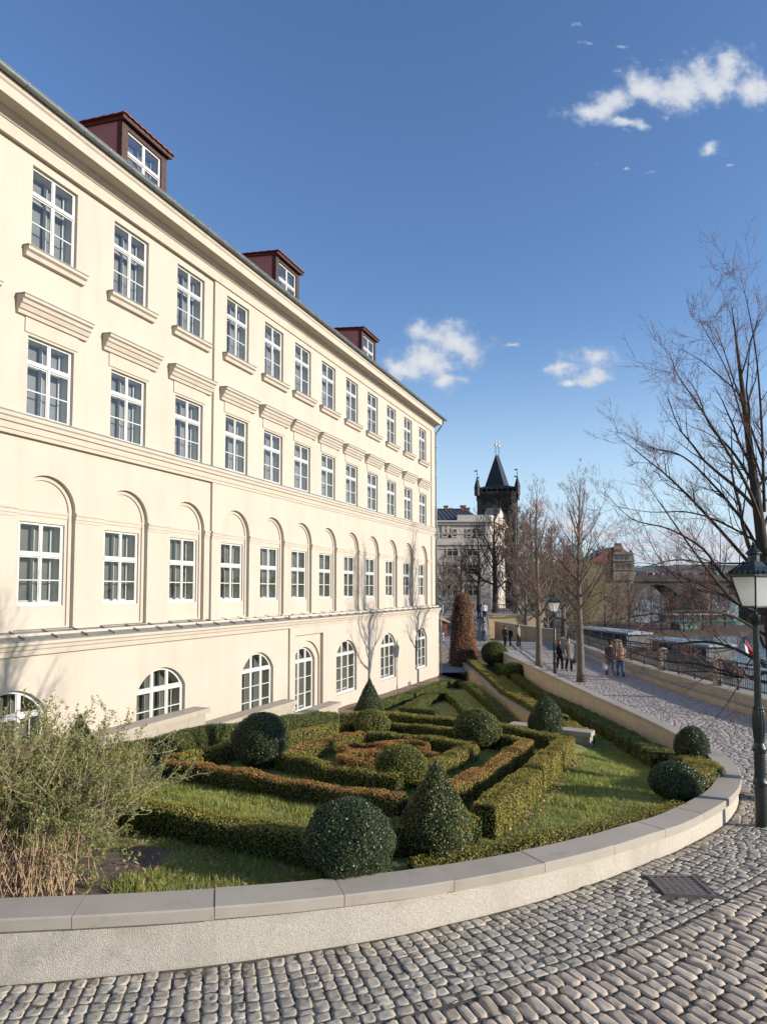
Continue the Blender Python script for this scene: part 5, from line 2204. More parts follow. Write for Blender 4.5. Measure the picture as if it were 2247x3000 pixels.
def far_terrace():
    b = MB()
    # paved plaza, ramp up from the path, and the paved court at the corner of the building
    b.add([(3.0, 66, PZ), (16.5, 66, PZ), (24, 100, PZ), (3.0, 100, PZ)], [(0, 1, 2, 3)])
    b.add([(7.4, 57.9, -4.67), (9.3, 57.9, -4.67), (10.4, 66.02, PZ), (7.6, 66.02, PZ)], [(0, 1, 2, 3)])
    b.add([(8.9, 49.6, -4.66), (15.3, 49.6, -4.66), (15.3, 66, -4.7), (9.3, 66, -4.7)], [(0, 1, 2, 3)])
    b.add([(7.4, 49.5, -4.62), (9.4, 49.5, -4.62), (9.4, 58, -4.66), (7.4, 58, -4.66)], [(0, 1, 2, 3)])
    b.add([(3.4, 51.8, -4.62), (7.6, 51.8, -4.62), (7.6, 66, -3.9), (3.4, 66, -3.9)], [(0, 1, 2, 3)])
    b.add([(2.5, 44.0, -5.57), (7.0, 44.0, -5.50), (7.0, 50.3, -5.50), (2.5, 50.3, -5.55)], [(0, 1, 2, 3)])
    struct(b.build('plaza', 'paving'))
    # steps up from the gravel
    b = MB()
    for i in range(5):
        z = -5.52 + .18 * (i + 1)
        b.box(3.5, 6.6, 50.0 + i * .36, 52.2, z - .18, z - .002 * i)
    st = b.build('stone_steps', 'granite_wall', origin=(5, 51, -5.5))
    tag(st, 'flight of low stone steps between the building corner and the brown leaved column', 'steps')
    # sandstone retaining walls
    for lab, pts, zt, zb in (('golden sandstone wall under the upper walkway, behind the group in dark clothes', [(9.35, 58.3), (10.4, 66.2), (16.2, 66.2)], [-4.0, -2.45, -2.45], -5.2),
                             ('golden sandstone wall between the building corner and the brown leaved column', [(3.3, 66.2), (7.7, 66.2), (7.45, 58.2)], [-2.4, -2.4, -4.05], -5.2),
                             ('pale sandstone parapet rising to the right of the upper walkway', [(10.9, 63.2), (13.3, 60.2), (15.4, 58.6)], [-3.0, -3.3, -3.5], -5.2)):
        rt = thing('sandstone_wall', lab, 'wall', (pts[0][0], pts[0][1], zb))
        b = MB()
        for (p, q, z0, z1) in zip(pts, pts[1:], zt, zt[1:]):
            A, B = Vector((*p, 0)), Vector((*q, 0))
            d = (B - A).normalized()
            n = Vector((-d.y, d.x, 0)) * .18
            c = [A - n, A + n, B + n, B - n]
            zz = [z0, z0, z1, z1]
            b.box8([(p_.x, p_.y, zb) for p_ in c] + [(p_.x, p_.y, z - .1) for p_, z in zip(c, zz)])
        b.build('stone_face', 'sandstone', rt)
        b = MB()
        for (p, q, z0, z1) in zip(pts, pts[1:], zt, zt[1:]):
            A, B = Vector((*p, 0)), Vector((*q, 0))
            d = (B - A).normalized()
            n = Vector((-d.y, d.x, 0)) * .24
            c = [A - n, A + n, B + n, B - n]
            zz = [z0, z0, z1, z1]
            b.box8([(p_.x, p_.y, z - .097) for p_, z in zip(c, zz)] + [(p_.x, p_.y, z) for p_, z in zip(c, zz)])
        b.build('coping', 'granite_wall', rt)

    def steel_rail(label, pts, h=1.0, bars=4, post=1.6, m='rail_steel', cat='railing', r=.022):
        P = [Vector(p) for p in pts]
        rt = thing('steel_railing', label, cat, tuple(P[0]))
        b = MB()
        for k in range(1, bars + 1):
            b.tube([p + Vector((0, 0, h * k / bars)) for p in P], r if k == bars else r * .55, 4)
        b.build('rails', m, rt)
        b = MB()
        for p, q in zip(P, P[1:]):
            n = max(1, int((q - p).length / post))
            for i in range(n + (1 if q == P[-1] else 0)):
                c = p.lerp(q, i / n)
                b.tube([c, c + Vector((0, 0, h))], r, 5)
        b.build('posts', m, rt)
        o = rt.children[-1]
        o['kind'] = 'stuff'
    steel_rail('slim steel railing running uphill beside the couple seen from behind', [(7.65, 49.6, -4.4), (7.45, 58, -4.05), (7.7, 66, -2.45)])
    steel_rail('slim steel railing on the court between the building corner and the brown leaved column', [(3.6, 52.1, -4.62), (5.4, 52.1, -4.62), (6.6, 52.1, -4.62)])
    steel_rail('slim steel railing along the upper walkway beside the person in a white jacket', [(9.4, 58.3, -4.0), (10.4, 66.1, -2.45), (12.2, 66.1, -2.45)], post=2.2)
    steel_rail('dark iron fence on the upper terrace below the lit end of the pale building', [(11.4, 68.5, PZ), (14.2, 68.5, PZ), (16.4, 67.5, PZ)], h=1.25, bars=2, post=.16, m='iron_black')
    steel_rail('dark iron fence at the left edge of the upper terrace', [(3.3, 70, PZ), (7.9, 70, PZ)], h=1.3, bars=2, post=.17, m='iron_black')
    for lab, x, y, z, h in (('white topped stone gate pillar on the upper terrace behind the walkers', 8.75, 67.6, PZ, 1.6), ('white topped stone gate pillar at the end of the dark iron fence', 16.3, 66.9, PZ, 1.5),
                            ('stone gate pillar on the upper terrace, left of the other gate pillars', 6.3, 68.4, PZ, 1.9)):
        rt = thing('gate_pillar', lab, 'pillar', (x, y, z), 'gate pillars on the upper terrace')
        b = MB()
        b.lathe([(.36, 0), (.36, .2), (.3, .25), (.3, h - .25), (.4, h - .2), (.42, h), (.1, h + .12)], (x, y, z), 4, rot=math.radians(45))
        b.build('shaft', 'granite_wall', rt)
    # red shed behind the building corner
    rt = thing('red_shed', 'small red wooden shed with a slanting roof behind the building corner', 'shed', (5.0, 60, -4.1))
    b = MB()
    x0, x1, y0, y1 = 4.55, 5.75, 59, 61
    for k in range(6):
        xa = x0 + (x1 - x0) * k / 6
        b.box(xa, xa + (x1 - x0) / 6 - .012, y0, y0 + .05, -4.25, -2.75)
    b.box(x0, x1 - .02, y0 + .052, y1, -4.25, -2.76)
    b.build('wall', 'red_board', rt)
    b = MB()
    b.box8([(x0 - .4, y0 - .4, -2.35), (x1 + .25, y0 - .4, -2.95), (x1 + .25, y1 + .3, -2.95), (x0 - .4, y1 + .3, -2.35),
            (x0 - .4, y0 - .4, -1.75), (x1 + .25, y0 - .4, -2.85), (x1 + .25, y1 + .3, -2.85), (x0 - .4, y1 + .3, -1.75)])
    b.build('roof', 'museum_trim', rt)
    # clipped beech column
    bx, by, bz = 5.85, 48.0, -5.45
    pr = [(1.0, 0), (.98, .4), (.92, 1.2), (.82, 2.4), (.74, 3.4), (.64, 4.3), (.56, 4.85), (.4, 5.1), (.05, 5.2)]
    topiary('beech_column', 'tall tapering column of clipped beech with dry reddish brown leaves', 'topiary', bx, by, pr, 'beech_leaf', 420, .05, zf=lambda x, y: bz, ragged=.10, core='hedge_core', lump=.06)


far_terrace()


# ------------------------------------------------------------------ pale museum-like building in the distance
def far_building():
    Y0 = 95.0
    X1 = (1437 - CX) / F * Y0
    X0 = X1 - 34
    zt = (HOR - 1530) / F * Y0
    zb = -3.0
    root = thing('pale_palace', 'pale four storey palace with slate roof and chimneys, its river side in sunlight', 'building', (X1, Y0, zb))
    b = MB()
    dvx = Vector((.389, .921, 0))
    A = Vector((X0, Y0, 0))
    B = Vector((X1, Y0, 0))
    C_ = B + dvx * 9.6
    D = A + dvx * 9.6
    u = Vector((0, 0, 1))
    for p, q in ((A, B), (B, C_), (C_, D), (D, A)):
        b.quad(p + u * zb, q + u * zb, q + u * zt, p + u * zt)
    # attic block over the corner
    a0 = X1 - 4.85
    za = (HOR - 1508) / F * Y0
    P = [Vector((a0, Y0 - .12, 0)), Vector((X1 + .12, Y0 - .12, 0)), C_ + Vector((.12, 0, 0)), Vector((a0 + 3.7, Y0 + 9, 0))]
    b.box8([p + u * (zt + .28) for p in P] + [p + u * za for p in P])
    # rounded end of the attic
    b.build('wall', 'museum_wall', root)
    b = MB()

    def band(z0, z1, pr):
        n = Vector((0, -pr, 0))
        n2 = Vector((pr, -.0, 0))
        a, bb, c = A + n, B + n + n2, C_ + n2
        for p, q, i, j in ((a, bb, A, B), (bb, c, B, C_)):
            b.box8([i + u * z0, p + u * z0, q + u * z0, j + u * z0, i + u * z1, p + u * z1, q + u * z1, j + u * z1])
    band(zt - .35, zt + .0, .35)
    band(zt + .02, zt + .25, .6)
    zs = (HOR - 1588) / F * Y0
    band(zs - .45, zs, .28)
    band(zs - 1.0, zs - .85, .12)
    band(zs - 5.6, zs - 5.2, .25)
    band(zs + 1.15, zs + 1.3, .10)
    # flat pilasters on the top storey
    for x in (X1 - .5, X1 - 6.2, X1 - 6.9, X1 - 9.5, X1 - 12.6, X1 - 13.2):
        b.box(x - .22, x + .22, Y0 - .12, Y0, zs + 1.3, zt - .36)
    for k in range(4):
        p = B + dvx * (1.0 + k * 2.5)
        q = p + dvx * .5
        o = Vector((.12, 0, 0))
        b.box8([p + u * (zs + .1), p + o + u * (zs + .1), q + o + u * (zs + .1), q + u * (zs + .1), p + u * (zt - .36), p + o + u * (zt - .36), q + o + u * (zt - .36), q + u * (zt - .36)])
        b.box8([p + u * (zs - 5.1), p + o + u * (zs - 5.1), q + o + u * (zs - 5.1), q + u * (zs - 5.1), p + u * (zs - 1.05), p + o + u * (zs - 1.05), q + o + u * (zs - 1.05), q + u * (zs - 1.05)])
    # pediment on the river side
    p0, p1 = B + dvx * .6, B + dvx * 8.8
    pm = (p0 + p1) / 2
    o = Vector((.55, 0, 0))
    zr = za + 1.55
    b.add([p0 + u * (zt + .26), p1 + u * (zt + .26), pm + u * zr, p0 + o + u * (zt + .26), p1 + o + u * (zt + .26), pm + o + u * zr], [(0, 1, 2), (3, 5, 4), (0, 2, 5, 3), (2, 1, 4, 5)])
    b.build('cornice', 'museum_trim', root)
    # windows: pairs on the top storey, single tall ones below
    wins = []
    for xc in (X1 - 17.4, X1 - 12.6, X1 - 6.8 - 4.6 + 1.6, X1 - 3.0 - 1.7):
        pass
    sc = Y0 / F
    for pxc in (1309, 1326, 1380, 1397, 1238, 1221):
        wins.append((X1 + (pxc - 1437) * sc, (HOR - 1571) * sc, (HOR - 1551) * sc, .58))
    for pxc in (1325, 1384, 1265, 1210):
        wins.append((X1 + (pxc - 1437) * sc, (HOR - 1682) * sc, (HOR - 1655) * sc, .75))
        wins.append((X1 + (pxc - 1437) * sc, (HOR - 1745) * sc, (HOR - 1715) * sc, .75))
        wins.append((X1 + (pxc - 1437) * sc, (HOR - 1628) * sc, (HOR - 1604) * sc, .75))
    for x, z0, z1, hw in wins:
        f = MB()
        for (a, c, e, g) in ((x - hw - .12, x + hw + .12, z0 - .18, z0), (x - hw - .12, x + hw + .12, z1, z1 + .12), (x - hw - .12, x - hw, z0, z1), (x + hw, x + hw + .12, z0, z1),
                             (x - .05, x + .05, z0, z1), (x - hw, x + hw, lerp(z0, z1, .62) - .04, lerp(z0, z1, .62) + .04)):
            f.box(a, c, Y0 - .10, Y0 - .02, e, g)
        w = f.build('window', 'museum_trim', root)
        f = MB()
        f.quad((x - hw, Y0 - .025, z0), (x + hw, Y0 - .025, z0), (x + hw, Y0 - .025, z1), (x - hw, Y0 - .025, z1))
        f.build('pane', 'dark_pane', w)
    for k in range(3):
        for z0, z1 in (((HOR - 1650) * sc, (HOR - 1618) * sc), ((HOR - 1700) * sc, (HOR - 1670) * sc)):
            f = MB()
            p = B + dvx * (1.9 + k * 2.5) + Vector((.05, 0, 0))
            q = p + dvx * 1.1
            f.quad(p + u * z0, q + u * z0, q + u * z1, p + u * z1)
            f.build('pane', 'dark_pane', root)
    # slate roof with hip and seams
    zr = (HOR - 1490) / F * (Y0 + 5)
    b = MB()
    e = zt + .28
    R0, R1 = Vector((X0 + 4, Y0 + 4.6, zr)), Vector((X1 - 3.0, Y0 + 4.6, zr))
    E0, E1 = A + u * e + Vector((0, -.4, 0)), Vector((X1 - 1.0, Y0 + .1, e))
    Bk = [Vector((X1 - 1, Y0 + 9.4, e)), D + u * e]
    b.add([E0, E1, R1, R0, Bk[0], Bk[1]], [(0, 1, 2, 3), (1, 4, 2), (4, 5, 3, 2)])
    for k in range(46):
        f = k / 46
        p, q = E0.lerp(E1, f), R0.lerp(R1, f)
        n = Vector((0, -.5, .7)) * .1
        b.tube([p + n * .4, q + n * .4], .06, 3)
    # roof over the pediment
    b.add([p0 + o + u * (zt + .3), pm + o + u * (za + 1.62), pm - Vector((1.6, 0, 0)) + u * (za + 1.62), p0 - Vector((1.6, 0, 0)) + u * (zt + .3)], [(0, 1, 2, 3)])
    b.build('roof', 'slate', root)
    for pxc, y0, y1, w in ((1311, 1500, 1481, .27), (1362, 1501, 1480, .37), (1375.5, 1500, 1487, .28), (1325, 1492, 1488, .22)):
        f = MB()
        x = X1 + (pxc - 1437) * sc * 1.03 + .4
        yy = Y0 + 4.2
        za_, zb_ = (HOR - y1) * yy / F, (HOR - y0) * yy / F - 1.0
        f.box(x - w, x + w, yy - .35, yy + .35, zb_, za_ - .15)
        f.box(x - w - .08, x + w + .08, yy - .43, yy + .43, za_ - .147, za_)
        f.build('chimney', 'brick', root)


far_building()


# ------------------------------------------------------------------ gothic tower
def tower():
    Y0 = 172.0
    sc = Y0 / F
    cx = (1467 - CX) * sc
    root = thing('gothic_tower', 'dark gothic stone tower with steep wedge roof and four corner turrets', 'tower', (cx, Y0, -3))
    rot = math.radians(-11)
    c, s = math.cos(rot), math.sin(rot)
    hw = 4.75

    def w(x, y, z):
        return Vector((cx + x * c - y * s, Y0 + 4 + x * s + y * c, z))

    def zpx(y):
        return (HOR - y) * (Y0 + 4) / F

    def bx(b, x0, x1, y0, y1, z0, z1):
        b.box8([w(x0, y0, z0), w(x1, y0, z0), w(x1, y1, z0), w(x0, y1, z0), w(x0, y0, z1), w(x1, y0, z1), w(x1, y1, z1), w(x0, y1, z1)])
    b = MB()
    zg = zpx(1457)
    bx(b, -hw, hw, -hw, hw, -8, zg)
    # buttress strips, blind panels and string courses
    for k in range(6):
        x = -hw + .35 + k * (2 * hw - .7) / 5
        bx(b, x - .22, x + .22, -hw - .3, -hw, -8, zg - .4)
        bx(b, hw, hw + .3, x - .22, x + .22, -8, zg - .4)
    for z in (zpx(1495), zpx(1540), zpx(1600)):
        bx(b, -hw - .4, hw + .4, -hw - .4, hw + .4, z - .3, z)
    for sx in (-1, 1):
        bx(b, sx * hw - .55, sx * hw + .55, -hw - .55, -hw + .55, -8, zg - 1)
    bx(b, hw - .55, hw + .55, hw - .55, hw + .55, -8, zg - 1)
    # corbels and gallery
    for i, d in enumerate((.25, .5, .75)):
        bx(b, -hw - d, hw + d, -hw - d, hw + d, zg - .5 + .28 * i, zg - .22 + .28 * i)
    g = hw + .85
    z0, z1 = zg + .34, zpx(1436)
    for (x0, x1, y0, y1) in ((-g, g, -g, -g + .4), (-g, g, g - .4, g), (-g, -g + .4, -g + .4, g - .4), (g - .4, g, -g + .4, g - .4)):
        bx(b, x0, x1, y0, y1, z0, z0 + .55)
        bx(b, x0, x1, y0, y1, z1 - .3, z1)
    n = 8
    for k in range(n + 1):
        x = -g + .2 + k * (2 * g - .4) / n
        for (a, y) in ((x, -g + .2), (x, g - .2)):
            bx(b, a - .16, a + .16, y - .16, y + .16, z0 + .5, z1 - .25)
            bx(b, y - .16, y + .16, a - .16, a + .16, z0 + .5, z1 - .25)
    bx(b, -hw + .4, hw - .4, -hw + .4, hw - .4, zg + .3, z1 + .1)
    b.build('wall', 'dark_stone', root)
    for (x, zz0, zz1) in ((-1.6, zpx(1600), zpx(1560)), (1.6, zpx(1600), zpx(1560)), (-1.6, zpx(1530), zpx(1503)), (1.6, zpx(1530), zpx(1503))):
        f = MB()
        f.add([w(x - .6, -hw - .03, zz0), w(x + .6, -hw - .03, zz0), w(x + .6, -hw - .03, zz1 - .8), w(x, -hw - .03, zz1), w(x - .6, -hw - .03, zz1 - .8)], [(0, 1, 2, 3, 4)])
        f.build('window', 'dark_pane', root)
    # wedge roof
    zr0, zr1 = z1 + .05, zpx(1330)
    b = MB()
    q = hw + .15
    ra = math.radians(-16)
    base = [w(q * .60 * (px_ * math.cos(ra) - py_ * math.sin(ra)), q * .60 * (px_ * math.sin(ra) + py_ * math.cos(ra)), zr0) for px_, py_ in ((-1, -1), (1, -1), (1, 1), (-1, 1))]
    skirt = [w(-g + .3, -g + .3, zr0 - .05), w(g - .3, -g + .3, zr0 - .05), w(g - .3, g - .3, zr0 - .05), w(-g + .3, g - .3, zr0 - .05)]
    r0, r1 = w(-.40, -.6, zr1), w(.42, .6, zr1)
    b.add(base + [r0, r1], [(0, 1, 4), (1, 2, 5, 4), (2, 3, 5), (3, 0, 4, 5)])
    for i in range(4):
        j = (i + 1) % 4
        b.add([skirt[i], skirt[j], base[j] + Vector((0, 0, .9)), base[i] + Vector((0, 0, .9))], [(0, 1, 2, 3)])
    b.build('roof', 'slate_dark', root)
    b = MB()
    for p in (r0, r1):
        b.tube([p, p + Vector((0, 0, 3.2))], .09, 5)
    b.build('spire_rod', 'slate_dark', root)
    for p in (r0, r1):
        f = MB()
        f.lathe([(.05, -.35), (.36, -.18), (.36, .12), (.05, .35), (.10, .6), (.16, 1.0), (.02, 1.6)], tuple(p + Vector((0, 0, 2.7))), 8)
        f.build('finial', 'gilt', root)
    for sx, sy in ((-1, -1), (1, -1), (1, 1), (-1, 1)):
        f = MB()
        ctr = w(sx * (g - .35), sy * (g - .35), z1)
        hgt = zpx(1403) - zpx(1436)
        f.lathe([(.75, -2.0), (.75, 0), (.85, .05), (.60, 1.1), (.05, hgt)], tuple(ctr), 8)
        tq = f.build('turret', 'slate_dark', root)
        f = MB()
        top = ctr + Vector((0, 0, hgt))
        f.tube([top - Vector((0, 0, .3)), top + Vector((0, 0, 1.9))], .06, 4)
        f.lathe([(.03, -.2), (.18, 0), (.03, .2)], tuple(top + Vector((0, 0, .7))), 6)
        f.box8([top + Vector(v) for v in ((-.75, -.02, 1.4), (0, -.02, 1.4), (0, .02, 1.4), (-.75, .02, 1.55), (-.75, -.02, 1.7), (0, -.02, 1.85), (0, .02, 1.85), (-.75, .02, 1.7))])
        f.build('weather_vane', 'iron_black', tq)


tower()


# ------------------------------------------------------------------ gabled house, bridge, hills, river bank, boats
def gabled_house():
    Y0 = 150.0
    sc = Y0 / F

    def X(px):
        return (px - CX) * sc

    def Z(py):
        return (HOR - py) * sc
    root = thing('gabled_house', 'ochre house with curved gable, red roof and white chimneys beside the bridge', 'house', (X(1827), Y0, -6))
    prof = [(1796, 1700), (1796, 1627), (1800, 1618), (1799, 1604), (1806, 1597), (1805, 1592), (1822, 1592), (1824, 1602), (1830, 1612), (1838, 1616), (1846, 1618), (1850, 1611), (1855, 1620), (1858, 1642), (1858, 1700)]
    b = MB()
    n = len(prof)
    b.add([(X(x), Y0, Z(y)) for x, y in prof] + [(X(x), Y0 + 1.0, Z(y)) for x, y in prof], [tuple(range(n)), tuple(range(2 * n - 1, n - 1, -1))] + [(i, (i + 1) % n, n + (i + 1) % n, n + i) for i in range(n)])
    b.box(X(1722), X(1858), Y0 + .6, Y0 + 12, -8, Z(1640))
    for y, pr in ((1622, .25), (1642, .35), (1668, .3)):
        b.box(X(1795), X(1860), Y0 - pr, Y0, Z(y + 2), Z(y))
    b.box(X(1806), X(1821), Y0 - .1, Y0 + .9, Z(1594), Z(1591))
    b.build('wall', 'yellow_wall', root)
    for x in (1812, 1805.5):
        pass
    for x0, x1, y0, y1 in ((1803, 1811, 1616, 1609), (1813, 1821, 1616, 1609), (1802, 1814, 1639, 1627), (1818, 1828, 1639, 1627), (1831, 1842, 1639, 1627), (1803, 1815, 1666, 1650), (1820, 1832, 1666, 1650), (1838, 1850, 1666, 1650)):
        f = MB()
        f.quad((X(x0), Y0 - .04, Z(y0)), (X(x1), Y0 - .04, Z(y0)), (X(x1), Y0 - .04, Z(y1)), (X(x0), Y0 - .04, Z(y1)))
        f.build('window', 'dark_pane', root)
    b = MB()
    b.add([(X(1797), Y0 + .4, Z(1602)), (X(1797), Y0 + 12, Z(1602)), (X(1724), Y0 + 12, Z(1645)), (X(1724), Y0 + .4, Z(1645)), (X(1722), Y0 + .3, Z(1648)), (X(1797), Y0 + .3, Z(1648))], [(0, 1, 2, 3), (0, 3, 4, 5)])
    b.build('roof', 'red_roof', root)
    for x, y0, y1 in ((1734, 1630, 1607), (1747, 1626, 1605), (1764, 1615, 1600), (1775, 1614, 1598)):
        f = MB()
        f.box(X(x - 3), X(x + 3), Y0 + 1.5, Y0 + 2.3, Z(y0) - .5, Z(y1) - .12)
        f.box(X(x - 3.8), X(x + 3.8), Y0 + 1.4, Y0 + 2.4, Z(y1) - .117, Z(y1))
        f.build('chimney', 'boat_white', root)
    Yd = 190.
    k = Yd / F
    rt = thing('copper_roofed_house', 'house with a blue-green copper roof half hidden behind the bare trees', 'house', ((1690 - CX) * k, Yd, -5))
    b = MB()
    x0, x1 = (1670 - CX) * k, (1708 - CX) * k
    b.box(x0, x1, Yd, Yd + 8, -8, (HOR - 1625) * k)
    b.build('wall', 'yellow_wall', rt)
    b = MB()
    zt, zb = (HOR - 1594) * k, (HOR - 1625) * k
    b.add([(x0 - .3, Yd - .3, zb), (x1 + .3, Yd - .3, zb), (x1 + .3, Yd + 8, zb), (x0 - .3, Yd + 8, zb), (x0 + .9, Yd + 2, zt), (x1 - .4, Yd + 2, zt), (x1 - .4, Yd + 6, zt), (x0 + .9, Yd + 6, zt)], [(0, 1, 5, 4), (1, 2, 6, 5), (2, 3, 7, 6), (3, 0, 4, 7), (4, 5, 6, 7)])
    b.tube([((x1 - .6), Yd + 3, zt), ((x1 - .6), Yd + 3, zt + 1.2)], .12, 6)
    b.build('roof', 'copper_green', rt)


gabled_house()


def bridge():
    Y0 = 152.0
    sc = Y0 / F
    root = thing('stone_bridge', 'dark old stone bridge with round arches crossing the river in the distance', 'bridge', ((1990 - CX) * sc, Y0, -7.6))
    zt = (HOR - 1684) * sc
    zd = zt - 1.1
    X = lambda px: (px - CX) * sc
    outer = [(X(1840), -8.2), (X(3300), -8.2), (X(3300), zd), (X(1840), zd)]
    holes = []
    x = 1856
    spans = []
    while x < 3200:
        spans.append((x, x + 138))
        x += 138 + 88
    for a, c in spans:
        holes.append([(t, z) for t, z in arch(X(a), X(c), -8.1, (HOR - 1768) * sc, (1768 - 1712) * sc, 18)])
    b = MB()
    for yy in (Y0, Y0 + 9):
        loops = [[Vector((t, z, 0)) for t, z in outer]] + [[Vector((t, z, 0)) for t, z in reversed(h)] for h in holes]
        tri = tessellate_polygon(loops)
        flat = [p for L in loops for p in L]
        b.add([(p.x, yy, p.y) for p in flat], [t for t in tri])
    for h in holes:
        for i in range(1, len(h)):
            (t0, z0), (t1, z1) = h[i], h[(i + 1) % len(h)]
            b.quad((t0, Y0, z0), (t1, Y0, z1), (t1, Y0 + 9, z1), (t0, Y0 + 9, z0))
    b.quad((X(1840), Y0, zd), (X(3300), Y0, zd), (X(3300), Y0 + 9, zd), (X(1840), Y0 + 9, zd))
    b.build('arches', 'bridge_stone', root)
    b = MB()
    b.box(X(1840), X(3300), Y0 - .2, Y0 + .3, zd - .3, zt)
    b.box(X(1840), X(3300), Y0 + 8.7, Y0 + 9.2, zd - .3, zt)
    b.box(X(1840), X(3300), Y0 - .45, Y0 - .2, zd - .45, zd - .1)
    b.build('parapet', 'bridge_stone', root)
    for a, c in spans[:-1]:
        f = MB()
        m = (X(c) + X(c + 88)) / 2
        w = (X(c + 88) - X(c)) / 2 * .92
        zz = (HOR - 1742) * sc
        f.add([(m - w, Y0, -8.2), (m, Y0 - 5, -8.2), (m + w, Y0, -8.2), (m - w, Y0, zz), (m, Y0 - 5, zz - 1.2), (m + w, Y0, zz), (m, Y0 - .1, zz + 2)], [(0, 1, 4, 3), (1, 2, 5, 4), (3, 4, 6), (4, 5, 6)])
        f.build('cutwater', 'bridge_stone', root)
    # statues on the parapet
    R = random.Random(2)
    for lab, px, hh in (('dark stone statue group on the bridge parapet, left of the street lamp', 2085, 3.9), ('small dark statue on the bridge parapet beside the larger group', 2070, 2.6), ('dark statue on the bridge parapet hidden behind the big tree', 2290, 3.8)):
        rt = thing('statue', lab, 'statue', (X(px), Y0, zt), 'statues on the bridge')
        f = MB()
        f.box(X(px) - .8, X(px) + .8, Y0 - .2, Y0 + .8, zt, zt + .7)
        f.build('plinth', 'dark_stone', rt)
        f = MB()
        for dx, h in ((-.45, hh - .9), (.1, hh), (.5, hh - 1.1)) if hh > 3 else ((0, hh),):
            f.lathe([(.38, .7), (.34, .7 + (h - .7) * .4), (.28, .7 + (h - .7) * .6), (.36, .7 + (h - .7) * .75), (.12, .7 + (h - .7) * .84), (.18, .7 + (h - .7) * .92), (.05, h)], (X(px) + dx, Y0 + .3, zt), 8)
            f.tube([(X(px) + dx, Y0 + .3, zt + .7 + (h - .7) * .72), (X(px) + dx + .5, Y0 + .1, zt + .7 + (h - .7) * .9)], .09, 5)
        f.build('figure', 'dark_stone', rt)
    # crowd on the bridge: too small and dense to count
    f = MB()
    for k in range(150):
        px = R.uniform(1795, 2290)
        x = X(px)
        h = R.uniform(1.5, 1.8)
        y = Y0 + R.uniform(1, 7)
        z = zd
        f.cm = R.choice([0, 0, 0, 0, 1, 2, 3])
        f.lathe([(.12, 0), (.2, h * .45), (.26, h * .78), (.07, h * .84), (.11, h * .92), (.03, h)], (x, y, z), 6)
    cr = f.build('crowd', [cloth('cloth_black', (.02, .02, .022)), cloth('cloth_blue', (.06, .10, .2)), cloth('cloth_red', (.35, .05, .04)), cloth('cloth_white', (.55, .55, .54))])
    tag(cr, 'dense crowd of tiny walkers along the top of the distant bridge', 'crowd', kind='stuff')


bridge()


def hills_and_banks():
    R = np.random.default_rng(4)
    b = MB()
    xs = np.linspace(-500, 1500, 120)
    rows = []
    for j, (Y, h) in enumerate(((560, -8), (640, 12), (760, 24), (900, 30), (1200, 20))):
        row = []
        for i, x in enumerate(xs):
            zz = h + (4.0 * math.sin(x * .011 + j) + 2.0 * math.sin(x * .047 + j * 2) + R.normal(0, 1.2) if j else 0)
            row.append((x, Y, zz))
        rows.append(row)
    n = len(xs)
    b.add([p for r in rows for p in r], [(i * n + k, i * n + k + 1, (i + 1) * n + k + 1, (i + 1) * n + k) for i in range(len(rows) - 1) for k in range(n - 1)])
    struct(b.build('hills', 'hill_wood'))
    # low bank / island in front of the bridge
    b = MB()
    pts = [(22, 70), (25.5, 84), (32, 98), (46, 108), (62, 112), (74, 118), (78, 128), (60, 140), (40, 150), (20, 150), (14, 104)]
    c = (40, 122)
    V = []
    for s_, z in ((1.0, -8.0), (.96, -7.2), (.9, -6.9), (.4, -6.6)):
        for x, y in pts:
            V.append((c[0] + (x - c[0]) * s_, c[1] + (y - c[1]) * s_, z))
    n = len(pts)
    F_ = [(r * n + i, r * n + (i + 1) % n, (r + 1) * n + (i + 1) % n, (r + 1) * n + i) for r in range(3) for i in range(n)] + [tuple(3 * n + i for i in range(n))]
    b.add(V, F_)
    struct(b.build('river_bank', 'bank'))


hills_and_banks()


